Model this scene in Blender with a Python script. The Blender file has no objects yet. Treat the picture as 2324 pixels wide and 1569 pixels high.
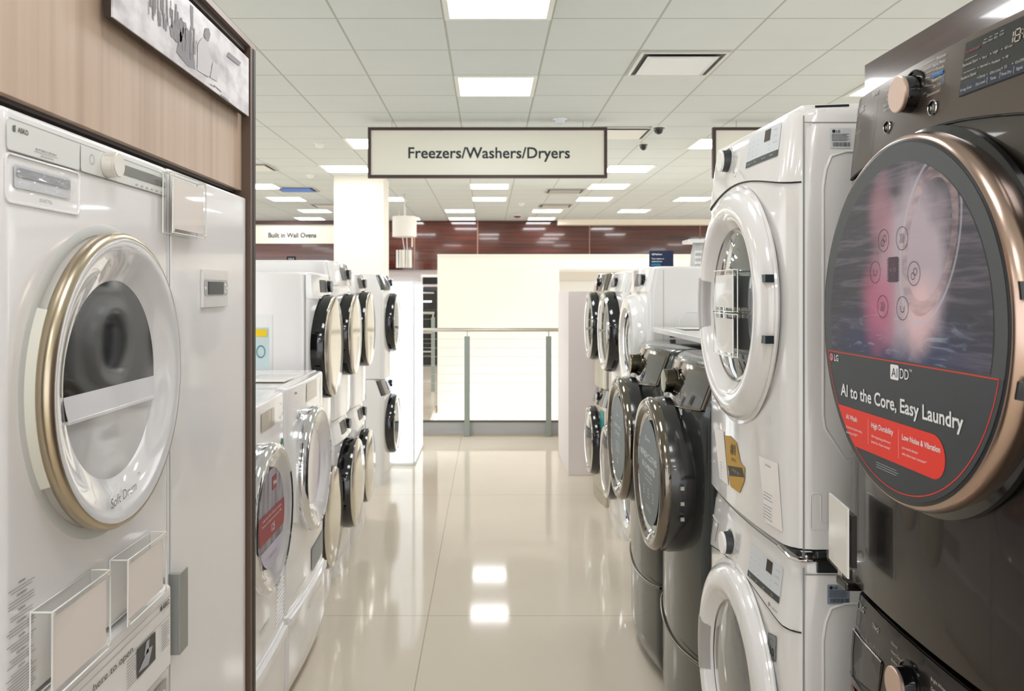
import bpy, bmesh, math, random
from mathutils import Vector
random.seed(7)
sc = bpy.context.scene
COL = sc.collection
PI = math.pi
# ------------------------------------------------------------------ camera
F, PX, PY, HC = 1870.0, 1108.0, 663.0, 1.58      # focal length in px, vanishing point, eye height
W_, H_ = 2324.0, 1569.0
cam = bpy.data.cameras.new('camera'); camo = bpy.data.objects.new('camera', cam); COL.objects.link(camo)
camo.location = (0, 0, HC); camo.rotation_euler = (PI/2, 0, 0)
cam.sensor_width = 36; cam.lens = F/W_*36
cam.shift_x = (W_/2-PX)/W_; cam.shift_y = (PY-H_/2)/W_
cam.clip_start = 0.05; cam.clip_end = 100
cam.dof.use_dof = True; cam.dof.focus_distance = 1.95; cam.dof.aperture_fstop = 8
sc.camera = camo
# ------------------------------------------------------------------ world, exposure
wd = bpy.data.worlds.new('world'); sc.world = wd; wd.use_nodes = True
wd.node_tree.nodes['Background'].inputs[0].default_value = (.98, .99, 1, 1)
wd.node_tree.nodes['Background'].inputs[1].default_value = 1.2  # even white fill added through the open sides to soften lamp contrast
sc.view_settings.view_transform = 'Standard'; sc.view_settings.look = 'None'
sc.view_settings.gamma = 1; sc.view_settings.use_curve_mapping = False
sc.view_settings.exposure = 0.92
LAMP = 7.5          # strength of the ceiling panels
# ------------------------------------------------------------------ materials
def s2l(c):
    return tuple(((v/255)/12.92 if v/255 <= .04045 else ((v/255+.055)/1.055)**2.4) for v in c)
_m = {}
def mat(name, rgb, rough=.5, metal=0, coat=0, emis=0, trans=0, alpha=1, spec=.5, bump=0, bscale=200, ior=1.5):
    if name in _m: return _m[name]
    m = bpy.data.materials.new(name); m.use_nodes = True
    b = m.node_tree.nodes['Principled BSDF']; I = b.inputs
    c = s2l(rgb) + (1,)
    I['Base Color'].default_value = c; I['Roughness'].default_value = rough
    I['Metallic'].default_value = metal; I['Coat Weight'].default_value = coat; I['Coat Roughness'].default_value = .04
    I['Specular IOR Level'].default_value = spec; I['IOR'].default_value = ior
    I['Transmission Weight'].default_value = trans; I['Alpha'].default_value = alpha
    if emis: I['Emission Color'].default_value = c; I['Emission Strength'].default_value = emis
    if bump:
        nt = m.node_tree; tc = nt.nodes.new('ShaderNodeTexCoord'); n = nt.nodes.new('ShaderNodeTexNoise'); bp = nt.nodes.new('ShaderNodeBump')
        n.inputs['Scale'].default_value = bscale; bp.inputs['Strength'].default_value = bump; bp.inputs['Distance'].default_value = .001
        nt.links.new(tc.outputs['Object'], n.inputs['Vector']); nt.links.new(n.outputs['Fac'], bp.inputs['Height']); nt.links.new(bp.outputs[0], I['Normal'])
    _m[name] = m; return m
def nodes(m): return m.node_tree.nodes, m.node_tree.links, m.node_tree.nodes['Principled BSDF']
def grain(name, stops, scale, rough, coat=0, nscale=1.0, detail=6, metal=0):
    m = mat(name, (128, 128, 128), rough, coat=coat, metal=metal); N, L, b = nodes(m)
    tc = N.new('ShaderNodeTexCoord'); mp = N.new('ShaderNodeMapping'); no = N.new('ShaderNodeTexNoise'); cr = N.new('ShaderNodeValToRGB')
    mp.inputs['Scale'].default_value = scale; no.inputs['Scale'].default_value = nscale; no.inputs['Detail'].default_value = detail
    L.new(tc.outputs['Object'], mp.inputs[0]); L.new(mp.outputs[0], no.inputs['Vector']); L.new(no.outputs['Fac'], cr.inputs[0]); L.new(cr.outputs[0], b.inputs['Base Color'])
    e = cr.color_ramp.elements
    e[0].position = stops[0][0]; e[0].color = s2l(stops[0][1])+(1,)
    e[1].position = stops[-1][0]; e[1].color = s2l(stops[-1][1])+(1,)
    for p, c in stops[1:-1]:
        x = e.new(p); x.color = s2l(c)+(1,)
    return m
ENAMEL = mat('white_enamel', (240, 237, 236), .22, coat=.6, bump=.06, bscale=350)
WHITEP = mat('white_gloss_plastic', (236, 234, 232), .12, coat=.5)
SATIN = mat('white_satin_panel', (226, 226, 220), .4)
PEARL = mat('pearl_white', (228, 225, 222), .16, coat=.7)
GREYP = mat('grey_plastic', (150, 152, 150), .4)
LGREY = mat('light_grey_plastic', (196, 196, 192), .35)
DGREY = mat('dark_grey_plastic', (52, 54, 56), .35)
BLACK = mat('black_gloss', (12, 12, 14), .1, coat=.5)
BLACKM = mat('black_matte', (18, 18, 19), .6)
BSTEEL = mat('black_steel', (58, 53, 48), .26, metal=.85, coat=.4)
BSTEELD = mat('dark_glossy_steel', (40, 37, 35), .25, metal=.6, coat=.3)
TITAN = mat('titanium_enamel', (56, 60, 58), .24, metal=.55, coat=.5)
CHAMP = mat('champagne_steel', (190, 184, 168), .25, metal=.7)
CHROME = mat('chrome', (225, 225, 228), .07, metal=1)
DCHROME = mat('dark_chrome', (125, 118, 108), .1, metal=1)
STEEL = mat('brushed_stainless', (200, 196, 186), .28, metal=1)
GOLD = mat('brushed_champagne_metal', (190, 176, 152), .3, metal=1)
ROSE = mat('rose_metal', (186, 162, 148), .24, metal=1)
ROSEC = mat('rose_knob_metal', (222, 196, 182), .3, metal=.9)
MIRROR = mat('silver_mirror_glass', (205, 198, 184), .12, metal=.9)
GLASSD = mat('dark_glass', (16, 19, 21), .05, coat=.5, spec=.5)
GLASSG = mat('smoky_glass', (70, 74, 74), .04, coat=1, spec=.9)
PAPER = mat('white_paper', (238, 232, 226), .6)
CARDM = mat('cream_card', (242, 230, 222), .6)
INK = mat('black_ink', (30, 30, 34), .6)
INKG = mat('grey_ink', (140, 138, 136), .6)
WINK = mat('white_ink', (235, 235, 235), .5)
SINK = mat('silver_ink', (176, 172, 165), .4)
REDI = mat('red_print', (232, 48, 28), .5)
WALLW = mat('warm_white_paint', (246, 240, 228), .7)
WALLP = mat('pale_lilac_paint', (226, 217, 214), .7)
CREAM = mat('cream_paint', (240, 230, 212), .7)
CEILF = mat('white_metal_frame', (232, 232, 224), .5)
DIFF = mat('lit_diffuser', (250, 252, 255), .5, emis=LAMP)
LITBOX = mat('lit_white_acrylic', (245, 252, 255), .5, emis=.8)
def acrylic():
    m = mat('clear_acrylic', (235, 240, 240), .03); N, L, b = nodes(m)
    out = N['Material Output']; tr = N.new('ShaderNodeBsdfTransparent'); gl = N.new('ShaderNodeBsdfGlossy'); mx = N.new('ShaderNodeMixShader'); fr = N.new('ShaderNodeFresnel')
    tr.inputs[0].default_value = (.985, .99, .985, 1); gl.inputs['Roughness'].default_value = .03; fr.inputs[0].default_value = 1.5
    ge = N.new('ShaderNodeNewGeometry'); iv = N.new('ShaderNodeMath'); iv.operation = 'SUBTRACT'; iv.inputs[0].default_value = 1; L.new(ge.outputs['Backfacing'], iv.inputs[1]); ml = N.new('ShaderNodeMath'); ml.operation = 'MULTIPLY'; fk = N.new('ShaderNodeMath'); fk.operation = 'MULTIPLY'; fk.inputs[1].default_value = .7; L.new(fr.outputs[0], fk.inputs[0]); L.new(fk.outputs[0], ml.inputs[0]); L.new(iv.outputs[0], ml.inputs[1])
    L.new(ml.outputs[0], mx.inputs[0]); L.new(tr.outputs[0], mx.inputs[1]); L.new(gl.outputs[0], mx.inputs[2]); L.new(mx.outputs[0], out.inputs[0])
    return m
ACRYL = acrylic()
WOOD = grain('light_walnut_laminate', [(.3, (180, 154, 132)), (.5, (198, 172, 149)), (.62, (204, 180, 157)), (.75, (192, 166, 143))], (11, 11, .35), .35, nscale=2.2, detail=9)
WOODB = mat('brown_edge_band', (96, 76, 64), .45)
WOODK = mat('dark_brown_edge', (48, 38, 33), .5)
DWOOD = grain('dark_gloss_veneer', [(.3, (52, 24, 20)), (.5, (78, 36, 28)), (.7, (98, 48, 36))], (.35, .35, 12), .1, coat=.8, nscale=1.6, detail=6)
SOFFIT = grain('dark_walnut_laminate', [(.3, (52, 36, 34)), (.6, (78, 56, 52)), (.75, (64, 44, 40))], (1, .6, 14), .16, coat=.5, nscale=2)
SIGNF = mat('dark_brown_frame', (62, 42, 40), .5)
SIGNW = mat('sign_face', (226, 224, 210), .5)
def tiled(name, rgb, line, pitch, off, lw, rough, coat=0, bump=0, axes=(0, 1), spec=.5):
    m = mat(name, rgb, rough, coat=coat, spec=spec); N, L, b = nodes(m)
    geo = N.new('ShaderNodeNewGeometry'); sp = N.new('ShaderNodeSeparateXYZ'); L.new(geo.outputs['Position'], sp.inputs[0])
    def mth(op, a, bb, use=None):
        n = N.new('ShaderNodeMath'); n.operation = op
        for i, q in enumerate((a, bb)):
            if q is None: continue
            if isinstance(q, (int, float)): n.inputs[i].default_value = q
            else: L.new(q, n.inputs[i])
        return n.outputs[0]
    ms = []
    for i, ax in enumerate(axes):
        a = mth('ADD', sp.outputs[ax], -off[i]+100*pitch[i]); a = mth('DIVIDE', a, pitch[i]); a = mth('FRACT', a, None)
        a = mth('SUBTRACT', a, .5); a = mth('ABSOLUTE', a, None); a = mth('GREATER_THAN', a, .5-lw/pitch[i]/2); ms.append(a)
    f = mth('MAXIMUM', ms[0], ms[1])
    no = N.new('ShaderNodeTexNoise'); no.inputs['Scale'].default_value = 3.0; no.inputs['Detail'].default_value = 4
    L.new(geo.outputs['Position'], no.inputs['Vector'])
    c0 = N.new('ShaderNodeMix'); c0.data_type = 'RGBA'; L.new(no.outputs['Fac'], c0.inputs[0])
    c0.inputs[6].default_value = s2l(tuple(v*.97 for v in rgb))+(1,); c0.inputs[7].default_value = s2l(rgb)+(1,)
    mx = N.new('ShaderNodeMix'); mx.data_type = 'RGBA'; L.new(f, mx.inputs[0]); L.new(c0.outputs[2], mx.inputs[6]); mx.inputs[7].default_value = s2l(line)+(1,)
    L.new(mx.outputs[2], b.inputs['Base Color'])
    if bump:
        n2 = N.new('ShaderNodeTexNoise'); n2.inputs['Scale'].default_value = 260; L.new(geo.outputs['Position'], n2.inputs['Vector'])
        bp = N.new('ShaderNodeBump'); bp.inputs['Strength'].default_value = bump; bp.inputs['Distance'].default_value = .002
        L.new(n2.outputs['Fac'], bp.inputs['Height']); L.new(bp.outputs[0], b.inputs['Normal'])
    return m
CEILZ = HC + 1.551
CX0, CY0, TP = -.25, 4.67, .61
CEIL = tiled('ceiling_tiles', (216, 222, 220), (176, 180, 170), (TP, TP), (CX0, CY0), .014, .85, bump=.15)
FLOOR = tiled('polished_cream_porcelain', (224, 212, 194), (186, 172, 152), (1.2, 2.4), (-.293, 4.02), .006, .07, coat=0, spec=.15)
# ------------------------------------------------------------------ mesh helpers
class MB:
    def __init__(s): s.v = []; s.f = []
    def add(s, v, f):
        o = len(s.v); s.v += [tuple(p) for p in v]; s.f += [tuple(i+o for i in q) for q in f]; return s
    def box(s, x0, x1, y0, y1, z0, z1):
        v = [(x, y, z) for x in (x0, x1) for y in (y0, y1) for z in (z0, z1)]
        return s.add(v, [(0,1,3,2), (4,6,7,5), (0,4,5,1), (2,3,7,6), (0,2,6,4), (1,5,7,3)])
    def lathe(s, cx, cz, y0, prof, n=64, sx=1, sz=1):
        v = []; f = []; rows = []
        for r, o in prof:
            if r < 1e-6: rows.append([len(v)]); v.append((cx, y0-o, cz))
            else:
                rows.append(list(range(len(v), len(v)+n)))
                v += [(cx+sx*r*math.cos(2*PI*k/n), y0-o, cz+sz*r*math.sin(2*PI*k/n)) for k in range(n)]
        for a, b in zip(rows, rows[1:]):
            for k in range(n):
                k2 = (k+1) % n
                if len(a) == 1 and len(b) == 1: continue
                if len(a) == 1: f.append((a[0], b[k], b[k2]))
                elif len(b) == 1: f.append((a[k], b[0], a[k2]))
                else: f.append((a[k], b[k], b[k2], a[k2]))
        return s.add(v, f)
    def cyl(s, p0, p1, r, n=16, caps=True):
        p0 = Vector(p0); p1 = Vector(p1); d = (p1-p0).normalized()
        a = d.orthogonal().normalized(); b = d.cross(a)
        v = []; 
        for p in (p0, p1):
            v += [p+a*r*math.cos(2*PI*k/n)+b*r*math.sin(2*PI*k/n) for k in range(n)]
        f = [(k, (k+1) % n, n+(k+1) % n, n+k) for k in range(n)]
        if caps: f += [tuple(range(n)), tuple(range(n, 2*n))]
        return s.add(v, f)
    def tube(s, pts, r, n=8, closed=False):
        pts = [Vector(p) for p in pts]; v = []; f = []; m = len(pts); a = None
        for i, p in enumerate(pts):
            if closed: d = pts[(i+1) % m]-pts[i-1]
            else: d = pts[min(i+1, m-1)]-pts[max(i-1, 0)]
            d.normalize()
            a = d.orthogonal().normalized() if a is None else (a-d*a.dot(d)).normalized()
            b = d.cross(a)
            v += [p+a*r*math.cos(2*PI*k/n)+b*r*math.sin(2*PI*k/n) for k in range(n)]
        for i in range(m if closed else m-1):
            j = (i+1) % m
            for k in range(n): f.append((i*n+k, i*n+(k+1) % n, j*n+(k+1) % n, j*n+k))
        return s.add(v, f)
    def flat(s, poly, fn):            # 2D polygon (x,z) laid on a surface fn(x,z)->y
        return s.add([(x, fn(x, z), z) for x, z in poly], [tuple(range(len(poly)))])
    def patch(s, fn, x0, x1, z0, z1, nx=12, nz=6, skew=0):
        v = []
        for j in range(nz+1):
            for i in range(nx+1):
                t = i/nx; u = j/nz
                z = z0+(z1-z0)*u if not callable(z0) else z0(x0+(x1-x0)*t)+(z1-z0(x0+(x1-x0)*t))*u
                x = x0+(x1-x0)*t + skew*u*(1-t)
                v.append((x, fn(x, z), z))
        f = [(j*(nx+1)+i, j*(nx+1)+i+1, (j+1)*(nx+1)+i+1, (j+1)*(nx+1)+i) for j in range(nz) for i in range(nx)]
        return s.add(v, f)
    def slab(s, fn, x0, x1, z0, z1, th, nx=20, nz=8):   # raised closed patch following a surface, thickness th
        zz = z0 if callable(z0) else (lambda x: z0)
        v = []
        for side in (0, 1):
            for j in range(nz+1):
                for i in range(nx+1):
                    x = x0+(x1-x0)*i/nx; a = zz(x); z = a+(z1-a)*j/nz
                    v.append((x, fn(x, z)-(th if side == 0 else -.01), z))
        n = (nx+1)*(nz+1); f = []
        for j in range(nz):
            for i in range(nx):
                q = (j*(nx+1)+i, j*(nx+1)+i+1, (j+1)*(nx+1)+i+1, (j+1)*(nx+1)+i); f += [q, tuple(n+k for k in q[::-1])]
        for j in range(nz):
            a = j*(nx+1); b = (j+1)*(nx+1); f += [(a, b, n+b, n+a), (a+nx, n+a+nx, n+b+nx, b+nx)]
        for i in range(nx):
            a = i; b = nz*(nx+1)+i; f += [(a, n+a, n+a+1, a+1), (b, b+1, n+b+1, n+b)]
        return s.add(v, f)
def mk(name, mb, m, parent=None, smooth=None, bevel=0, seg=2, loc=None, rot=None):
    me = bpy.data.meshes.new(name); me.from_pydata(mb.v, [], mb.f); me.update()
    bm = bmesh.new(); bm.from_mesh(me); bmesh.ops.recalc_face_normals(bm, faces=bm.faces)
    bm.to_mesh(me); bm.free()
    me.materials.append(m)
    if smooth is not None:
        me.shade_smooth(); me.set_sharp_from_angle(angle=math.radians(smooth))
    o = bpy.data.objects.new(name, me); COL.objects.link(o)
    if parent: o.parent = parent
    if loc: o.location = loc
    if rot: o.rotation_euler = rot
    if bevel:
        b = o.modifiers.new('bevel', 'BEVEL'); b.width = bevel; b.segments = seg; b.limit_method = 'ANGLE'; b.angle_limit = math.radians(40)
        b.harden_normals = False
    return o
def tag(o, label, cat, group=None):
    o['label'] = label; o['category'] = cat
    if group: o['group'] = group
    return o
def root(name, label, cat, loc=(0, 0, 0), rz=0, group=None):
    o = bpy.data.objects.new(name, None); COL.objects.link(o); o.empty_display_size = .1
    o.location = loc; o.rotation_euler = (0, 0, rz); return tag(o, label, cat, group)
def struct(name, mb, m, **k):
    o = mk(name, mb, m, **k); o['kind'] = 'structure'; return o
_tc = {}
def text2d(t):
    if t in _tc: return _tc[t]
    cu = bpy.data.curves.new('lettering', 'FONT'); cu.body = t; cu.resolution_u = 3 if len(t) < 30 else 2; cu.size = 1
    ob = bpy.data.objects.new('lettering', cu); COL.objects.link(ob)
    dg = bpy.context.evaluated_depsgraph_get(); dg.update()
    me = bpy.data.meshes.new_from_object(ob.evaluated_get(dg))
    v = [(p.co.x, p.co.y) for p in me.vertices]; f = [tuple(p.vertices) for p in me.polygons]
    bpy.data.objects.remove(ob); bpy.data.curves.remove(cu); bpy.data.meshes.remove(me)
    xs = [p[0] for p in v] or [0]
    r = (v, f, min(xs), max(xs)); _tc[t] = r; return r
CAP = .73
def text(mb, fn, t, x, z, h, anchor='l', rot=0, wid=None, bold=0, squeeze=1):
    """lettering laid on surface fn; h is the cap height in metres, (x,z) the middle of the line"""
    v, f, a, b = text2d(t); k = h/CAP; kx = k*squeeze
    if wid: kx = wid/(b-a)
    ox = {'l': -a, 'c': -(a+b)/2, 'r': -b}[anchor]; cr, sr = math.cos(rot), math.sin(rot)
    shifts = [(0, 0)] if not bold else [(0, 0), (bold, 0), (0, bold), (bold, bold)]
    for sx, sz in shifts:
        vv = []
        for px, pz in v:
            X = (px+ox)*kx+sx; Z = (pz-CAP/2)*k+sz
            X, Z = x+X*cr-Z*sr, z+X*sr+Z*cr
            vv.append((X, fn(X, Z)-(.00002*(sx+sz)/(bold or 1)), Z))
        mb.add(vv, f)
def rrect(x0, x1, z0, z1, r, n=5):
    p = []
    for cx, cz, a0 in ((x1-r, z1-r, 0), (x0+r, z1-r, 90), (x0+r, z0+r, 180), (x1-r, z0+r, 270)):
        for k in range(n+1):
            a = math.radians(a0+90*k/n); p.append((cx+r*math.cos(a), cz+r*math.sin(a)))
    return p
def circ(cx, cz, r, n=32): return [(cx+r*math.cos(2*PI*k/n), cz+r*math.sin(2*PI*k/n)) for k in range(n)]
def ring2d(mb, fn, cx, cz, r0, r1, n=32, sx=1):
    v = []; f = []
    for k in range(n):
        a = 2*PI*k/n
        for r in (r0, r1):
            x = cx+sx*r*math.cos(a); z = cz+r*math.sin(a); v.append((x, fn(x, z), z))
    for k in range(n):
        j = (k+1) % n; f.append((2*k, 2*k+1, 2*j+1, 2*j))
    mb.add(v, f)
def line2d(mb, fn, pts, w):
    for (x0, z0), (x1, z1) in zip(pts, pts[1:]):
        d = math.hypot(x1-x0, z1-z0) or 1e-6; nx, nz = -(z1-z0)/d*w/2, (x1-x0)/d*w/2
        n = max(1, int(d/.03)); 
        for k in range(n):
            a, b = k/n, (k+1)/n
            P = [(x0+(x1-x0)*a+nx, z0+(z1-z0)*a+nz), (x0+(x1-x0)*b+nx, z0+(z1-z0)*b+nz), (x0+(x1-x0)*b-nx, z0+(z1-z0)*b-nz), (x0+(x1-x0)*a-nx, z0+(z1-z0)*a-nz)]
            mb.flat(P, fn)
# ------------------------------------------------------------------ room shell
def slabz(name, x0, x1, y0, y1, z0, z1, m): return struct(name, MB().box(x0, x1, y0, y1, z0, z1), m)
VX0, VX1, VY0, VY1 = -.72, 3.2, 9.12, 11.38          # stairwell opening behind the railing
slabz('floor', -9, 9, -6, VY0, -.12, 0, FLOOR)
slabz('floor', -9, VX0, VY0, 20, -.12, 0, FLOOR)
slabz('floor', VX0, 9, VY1+.14, 20, -.12, 0, FLOOR)
slabz('floor', VX1, 9, VY0, VY1+.14, -.12, 0, FLOOR)
slabz('floor', VX0-.2, VX1+.2, VY0-.2, VY1+.3, -2.62, -2.5, CREAM)
slabz('ceiling', -9, 9, -6, 20, CEILZ, CEILZ+.1, CEIL)
slabz('wall_back', -9, 9, 18, 18.1, 0, 2.06, WALLP)
ow = slabz('wall_back', -9, 9, 17.9, 18.1, 2.06, CEILZ, DWOOD)
tr = MB()
for x in (-6.4, -4.0, -1.6, -.23, 2.2, 4.6, 7): tr.box(x-.012, x+.012, 17.885, 17.9, 2.06, CEILZ)
struct('trim_1', tr, mat('copper_trim', (150, 110, 92), .4))
struct('trim_2', MB().box(1.5, 9, 17.6, 17.9, CEILZ-.11, CEILZ), CREAM)
struct('wall_stairwell', MB().box((993-PX)/F*11.4, 6, 11.38, 11.52, -2.5, 2.085), WALLW)
struct('trim_3', MB().box((993-PX)/F*11.4, 6, 11.34, 11.5, 2.085, 2.1), WALLW)
struct('column', MB().box(-2.06, -1.40, 11.0, 11.6, 0, CEILZ), WALLW)
# right partitions beside the railing
struct('partition', MB().box(.69, 2.3, 7.09, 8.1, 0, 1.585), WALLP, bevel=.004)
struct('partition', MB().box(.77, 3.3, 8.93, 9.1, 0, 1.83), WALLW, bevel=.004)
slabz('painted_shade_strip', .77, 3.3, 8.91, 8.93, 1.70, 1.80, mat('beige_shadow_band', (226, 214, 196), .7))  # shade along the partition top, put in as a beige strip
# left lit partition, thing
lb = root('light_box', 'tall glowing white light box panel beyond the farthest left dryer stack', 'light box', (-.80, 7.5, 0))
mk('frame', MB().box(-.14, .13, 0, .9, 0, 1.68), mat('white_frame', (240, 244, 246), .4), lb, bevel=.004)
mk('lit_panel', MB().box(-.12, .11, -.012, 0, .03, 1.66).box(.13, .135, .03, .87, .03, 1.65), LITBOX, lb)
# ------------------------------------------------------------------ ceiling fixtures
def ctile(i, j): return CX0+TP*i, CY0+TP*j
def ceiling_light(xc, yc, label, w=.60):
    r = root('ceiling_light', label, 'ceiling light', (xc, yc, CEILZ), 0, 'square ceiling lights')
    fr = MB(); h = w/2; q = .03
    fr.box(-h, h, -h, -h+q, -.012, 0).box(-h, h, h-q, h, -.012, 0).box(-h, -h+q, -h+q, h-q, -.012, 0).box(h-q, h, -h+q, h-q, -.012, 0)
    mk('frame', fr, CEILF, r)
    mk('diffuser', MB().box(-h+q, h-q, -h+q, h-q, -.005, 0), DIFF, r)
rows = ['directly overhead', 'second row', 'third row']
seen = [
 (.055, 4.365, 'lit square ceiling light cut off by the top edge of the photo'),
 (.055, 6.195, 'lit square ceiling light between the photo top edge and the hanging department sign'),
 (-1.165, 8.58, 'lit ceiling light partly behind the left end of the department sign'),
 (-1.775, 10.33, 'lit ceiling light just above the white column top'),
 (2.42, 8.58, 'lit ceiling light half hidden by the second brown framed sign'),
 (1.76, 10.33, 'lit ceiling light beside the lower right corner of the department sign'),
 (.02, 12.05, 'lit ceiling light nearest below the middle of the department sign'),
 (.02, 13.7, 'lit ceiling light second below the middle of the department sign'),
 (1.76, 12.05, 'lit ceiling light below the lower right sign corner, second from it'),
 (1.76, 13.7, 'lit ceiling light third below the lower right sign corner'),
 (3.4, 13.7, 'lit ceiling light touching the top left edge of the white dryer silhouette'),
 (-.54, 15.7, 'far ceiling light left of centre, front one of a pair'),
 (-.55, 17.35, 'far ceiling light left of centre, back one of a pair near the dark wood'),
 (1.12, 15.7, 'far ceiling light right of centre, front one of a pair'),
 (1.12, 17.35, 'far ceiling light right of centre, back one of a pair near the dark wood'),
 (2.77, 15.7, 'far ceiling light above the dark wood wall at its right part'),
 (-3.36, 12.05, 'ceiling light cut by the walnut cabinet edge'),
 (-3.35, 13.7, 'ceiling light left of the white column, front one of three'),
 (-3.3, 15.7, 'ceiling light left of the white column, middle one of three'),
 (-3.75, 17.35, 'ceiling light left of the white column, rearmost of three above the ovens sign'),
 (-1.68, 13.7, 'ceiling light touching the right edge of the white column'),
 (-1.72, 17.35, 'tiny far ceiling light beside the white pendant drum shade'),
 (3.105, 6.195, 'ceiling light behind the far top corner of the black dryer'),
]
for x, y, l in seen: ceiling_light(x, y, l)
for y in (2.535, .705, -1.125, -2.955, -4.785):
    for x in (-5.9, -2.995, .055, 3.105, 6.1):
        ceiling_light(x, y, 'lit square ceiling light outside the photo, above or behind the camera')
for x, y in ((-2.995, 4.365), (3.105, 4.365), (-2.995, 6.195), (6.1, 4.365), (6.1, 6.195), (-5.9, 4.365), (-5.9, 7), (6.1, 9), (-5.9, 9.5), (6.1, 12), (5.9, 15), (-6.5, 15)):
    ceiling_light(x, y, 'lit square ceiling light hidden from the photo behind appliances or beyond its sides')
def vent(xc, yc, label, plate, s=.58):
    r = root('ceiling_vent', label, 'ceiling vent', (xc, yc, CEILZ), 0, 'ceiling air vents')
    h = s/2; fr = MB(); q = .025
    fr.box(-h, h, -h, -h+q, -.014, 0).box(-h, h, h-q, h, -.014, 0).box(-h, -h+q, -h+q, h-q, -.014, 0).box(h-q, h, -h+q, h-q, -.014, 0)
    mk('frame', fr, mat('vent_metal', (205, 207, 204), .3, metal=.6), r, bevel=.003)
    mk('backing', MB().box(-h+q, h-q, -h+q, h-q, -.004, 0), mat('vent_dark', (70, 74, 74), .6), r)
    k = .205
    pl = MB().add([(-k, -k+.01, -.022), (k, -k+.01, -.022), (k, k+.02, -.022), (-k, k+.02, -.022), (-k-.03, -k-.01, -.016), (k+.03, -k-.01, -.016), (k+.03, k+.035, -.016), (-k-.03, k+.035, -.016)],
                  [(0,1,2,3), (0,4,5,1), (1,5,6,2), (2,6,7,3), (3,7,4,0)])
    mk('plate', pl, plate, r)
VPL = mat('vent_plate', (214, 220, 224), .25, metal=.2)
vent(1.275, 5.585, 'square ceiling air vent with a dropped centre plate, right of the nearest lights', VPL)
vent(1.275, 8.02, 'flat ceiling vent at the right end of the department sign', CEILF)
vent(-2.88, 12.4, 'blue-tinted ceiling vent left of the white column', mat('blue_plate', (70, 130, 225), .4))
vent(1.17, 12.6, 'grey ceiling vent below the right part of the department sign', mat('grey_plate', (176, 172, 168), .5))
vent(1.2, 14.75, 'faint far ceiling vent above the pair of far right lights', mat('grey_plate2', (196, 190, 182), .5))
vent(-2.95, 10.2, 'pale ceiling vent by the walnut cabinet edge', CEILF)
vent(-2.85, 14.75, 'far pale ceiling vent next to the white column left side', CEILF)
def dome(name, x, y, label, cat, m, r=.06, hgt=.035):
    t = root(name, label, cat, (x, y, CEILZ))
    b = MB(); b.lathe(0, 0, 0, [(r*1.1, 0), (r*1.1, .012), (r, .014)], 24); o = mk('base', b, CEILF, t, 40, rot=(PI/2, 0, 0))
    b = MB(); b.lathe(0, 0, 0, [(r*.9, .012)] + [(r*.8*math.cos(a), .014+hgt*math.sin(a)) for a in (0, .4, .8, 1.2)] + [(0, .014+hgt)], 24); mk('cover', b, m, t, 40, rot=(PI/2, 0, 0))
dome('smoke_detector', .645, 7.4, 'small round detector on the ceiling above the sign, right of centre', 'smoke detector', mat('bluish_white', (214, 224, 236), .4))
dome('smoke_detector', -1.76, 8.6, 'small round detector on the ceiling left of the department sign', 'smoke detector', CEILF)
dome('smoke_detector', -2.35, 10.9, 'small round detector above the white column, at its left', 'smoke detector', CEILF)
dome('smoke_detector', .58, 14.4, 'tiny far detector above the dark wood wall', 'smoke detector', CEILF)
dome('fire_alarm', .59, 16.7, 'small dark red alarm on the far ceiling before the dark wood wall', 'alarm', mat('dark_red', (120, 30, 36), .4), .09)
dome('security_camera', 1.60, 7.73, 'small dark dome camera right of the department sign, nearer one', 'security camera', BLACK, .06, .06)
dome('security_camera', 1.62, 8.6, 'small dark dome camera right of the department sign, farther one', 'security camera', BLACK, .05, .06)
# ------------------------------------------------------------------ hanging signs
def sign(x0, x1, z0, z1, y, t, label, fw=.027, cap=.105, frame=SIGNF):
    r = root('hanging_sign', label, 'sign', ((x0+x1)/2, y, z0)); w = (x1-x0)/2; h = z1-z0
    mk('panel', MB().box(-w+fw, w-fw, .004, .03, fw, h-fw), SIGNW, r)
    f = MB(); f.box(-w, w, -.006, .04, 0, fw).box(-w, w, -.006, .04, h-fw, h).box(-w, -w+fw, -.006, .04, fw, h-fw).box(w-fw, w, -.006, .04, fw, h-fw); mk('frame', f, frame, r)
    hg = CEILZ-z1
    for s in (-1, 1): mk('hanger', MB().cyl((s*w*.8, .017, h), (s*w*.8, .017, h+hg), .004), STEEL, r)
    if t:
        b = MB(); text(b, lambda x, z: .003, t, .012, h/2, cap, 'c', wid=(1292-926)/F*y, bold=.0045); mk('lettering', b, mat('sign_ink', (34, 44, 46), .6), r)
Ys = 7.45
def sx(px, Y=Ys): return (px-PX)/F*Y
def sz(py, Y=Ys): return HC-(py-PY)/F*Y
sign(sx(835), sx(1378), sz(404), sz(289), Ys, 'Freezers/Washers/Dryers', 'hanging white sign in dark brown frame reading Freezers/Washers/Dryers', cap=.103)
sign(sx(1618), sx(1618)+2.16, sz(404), sz(289), Ys, None, 'second hanging sign in brown frame, mostly behind the white dryer stack')
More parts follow.
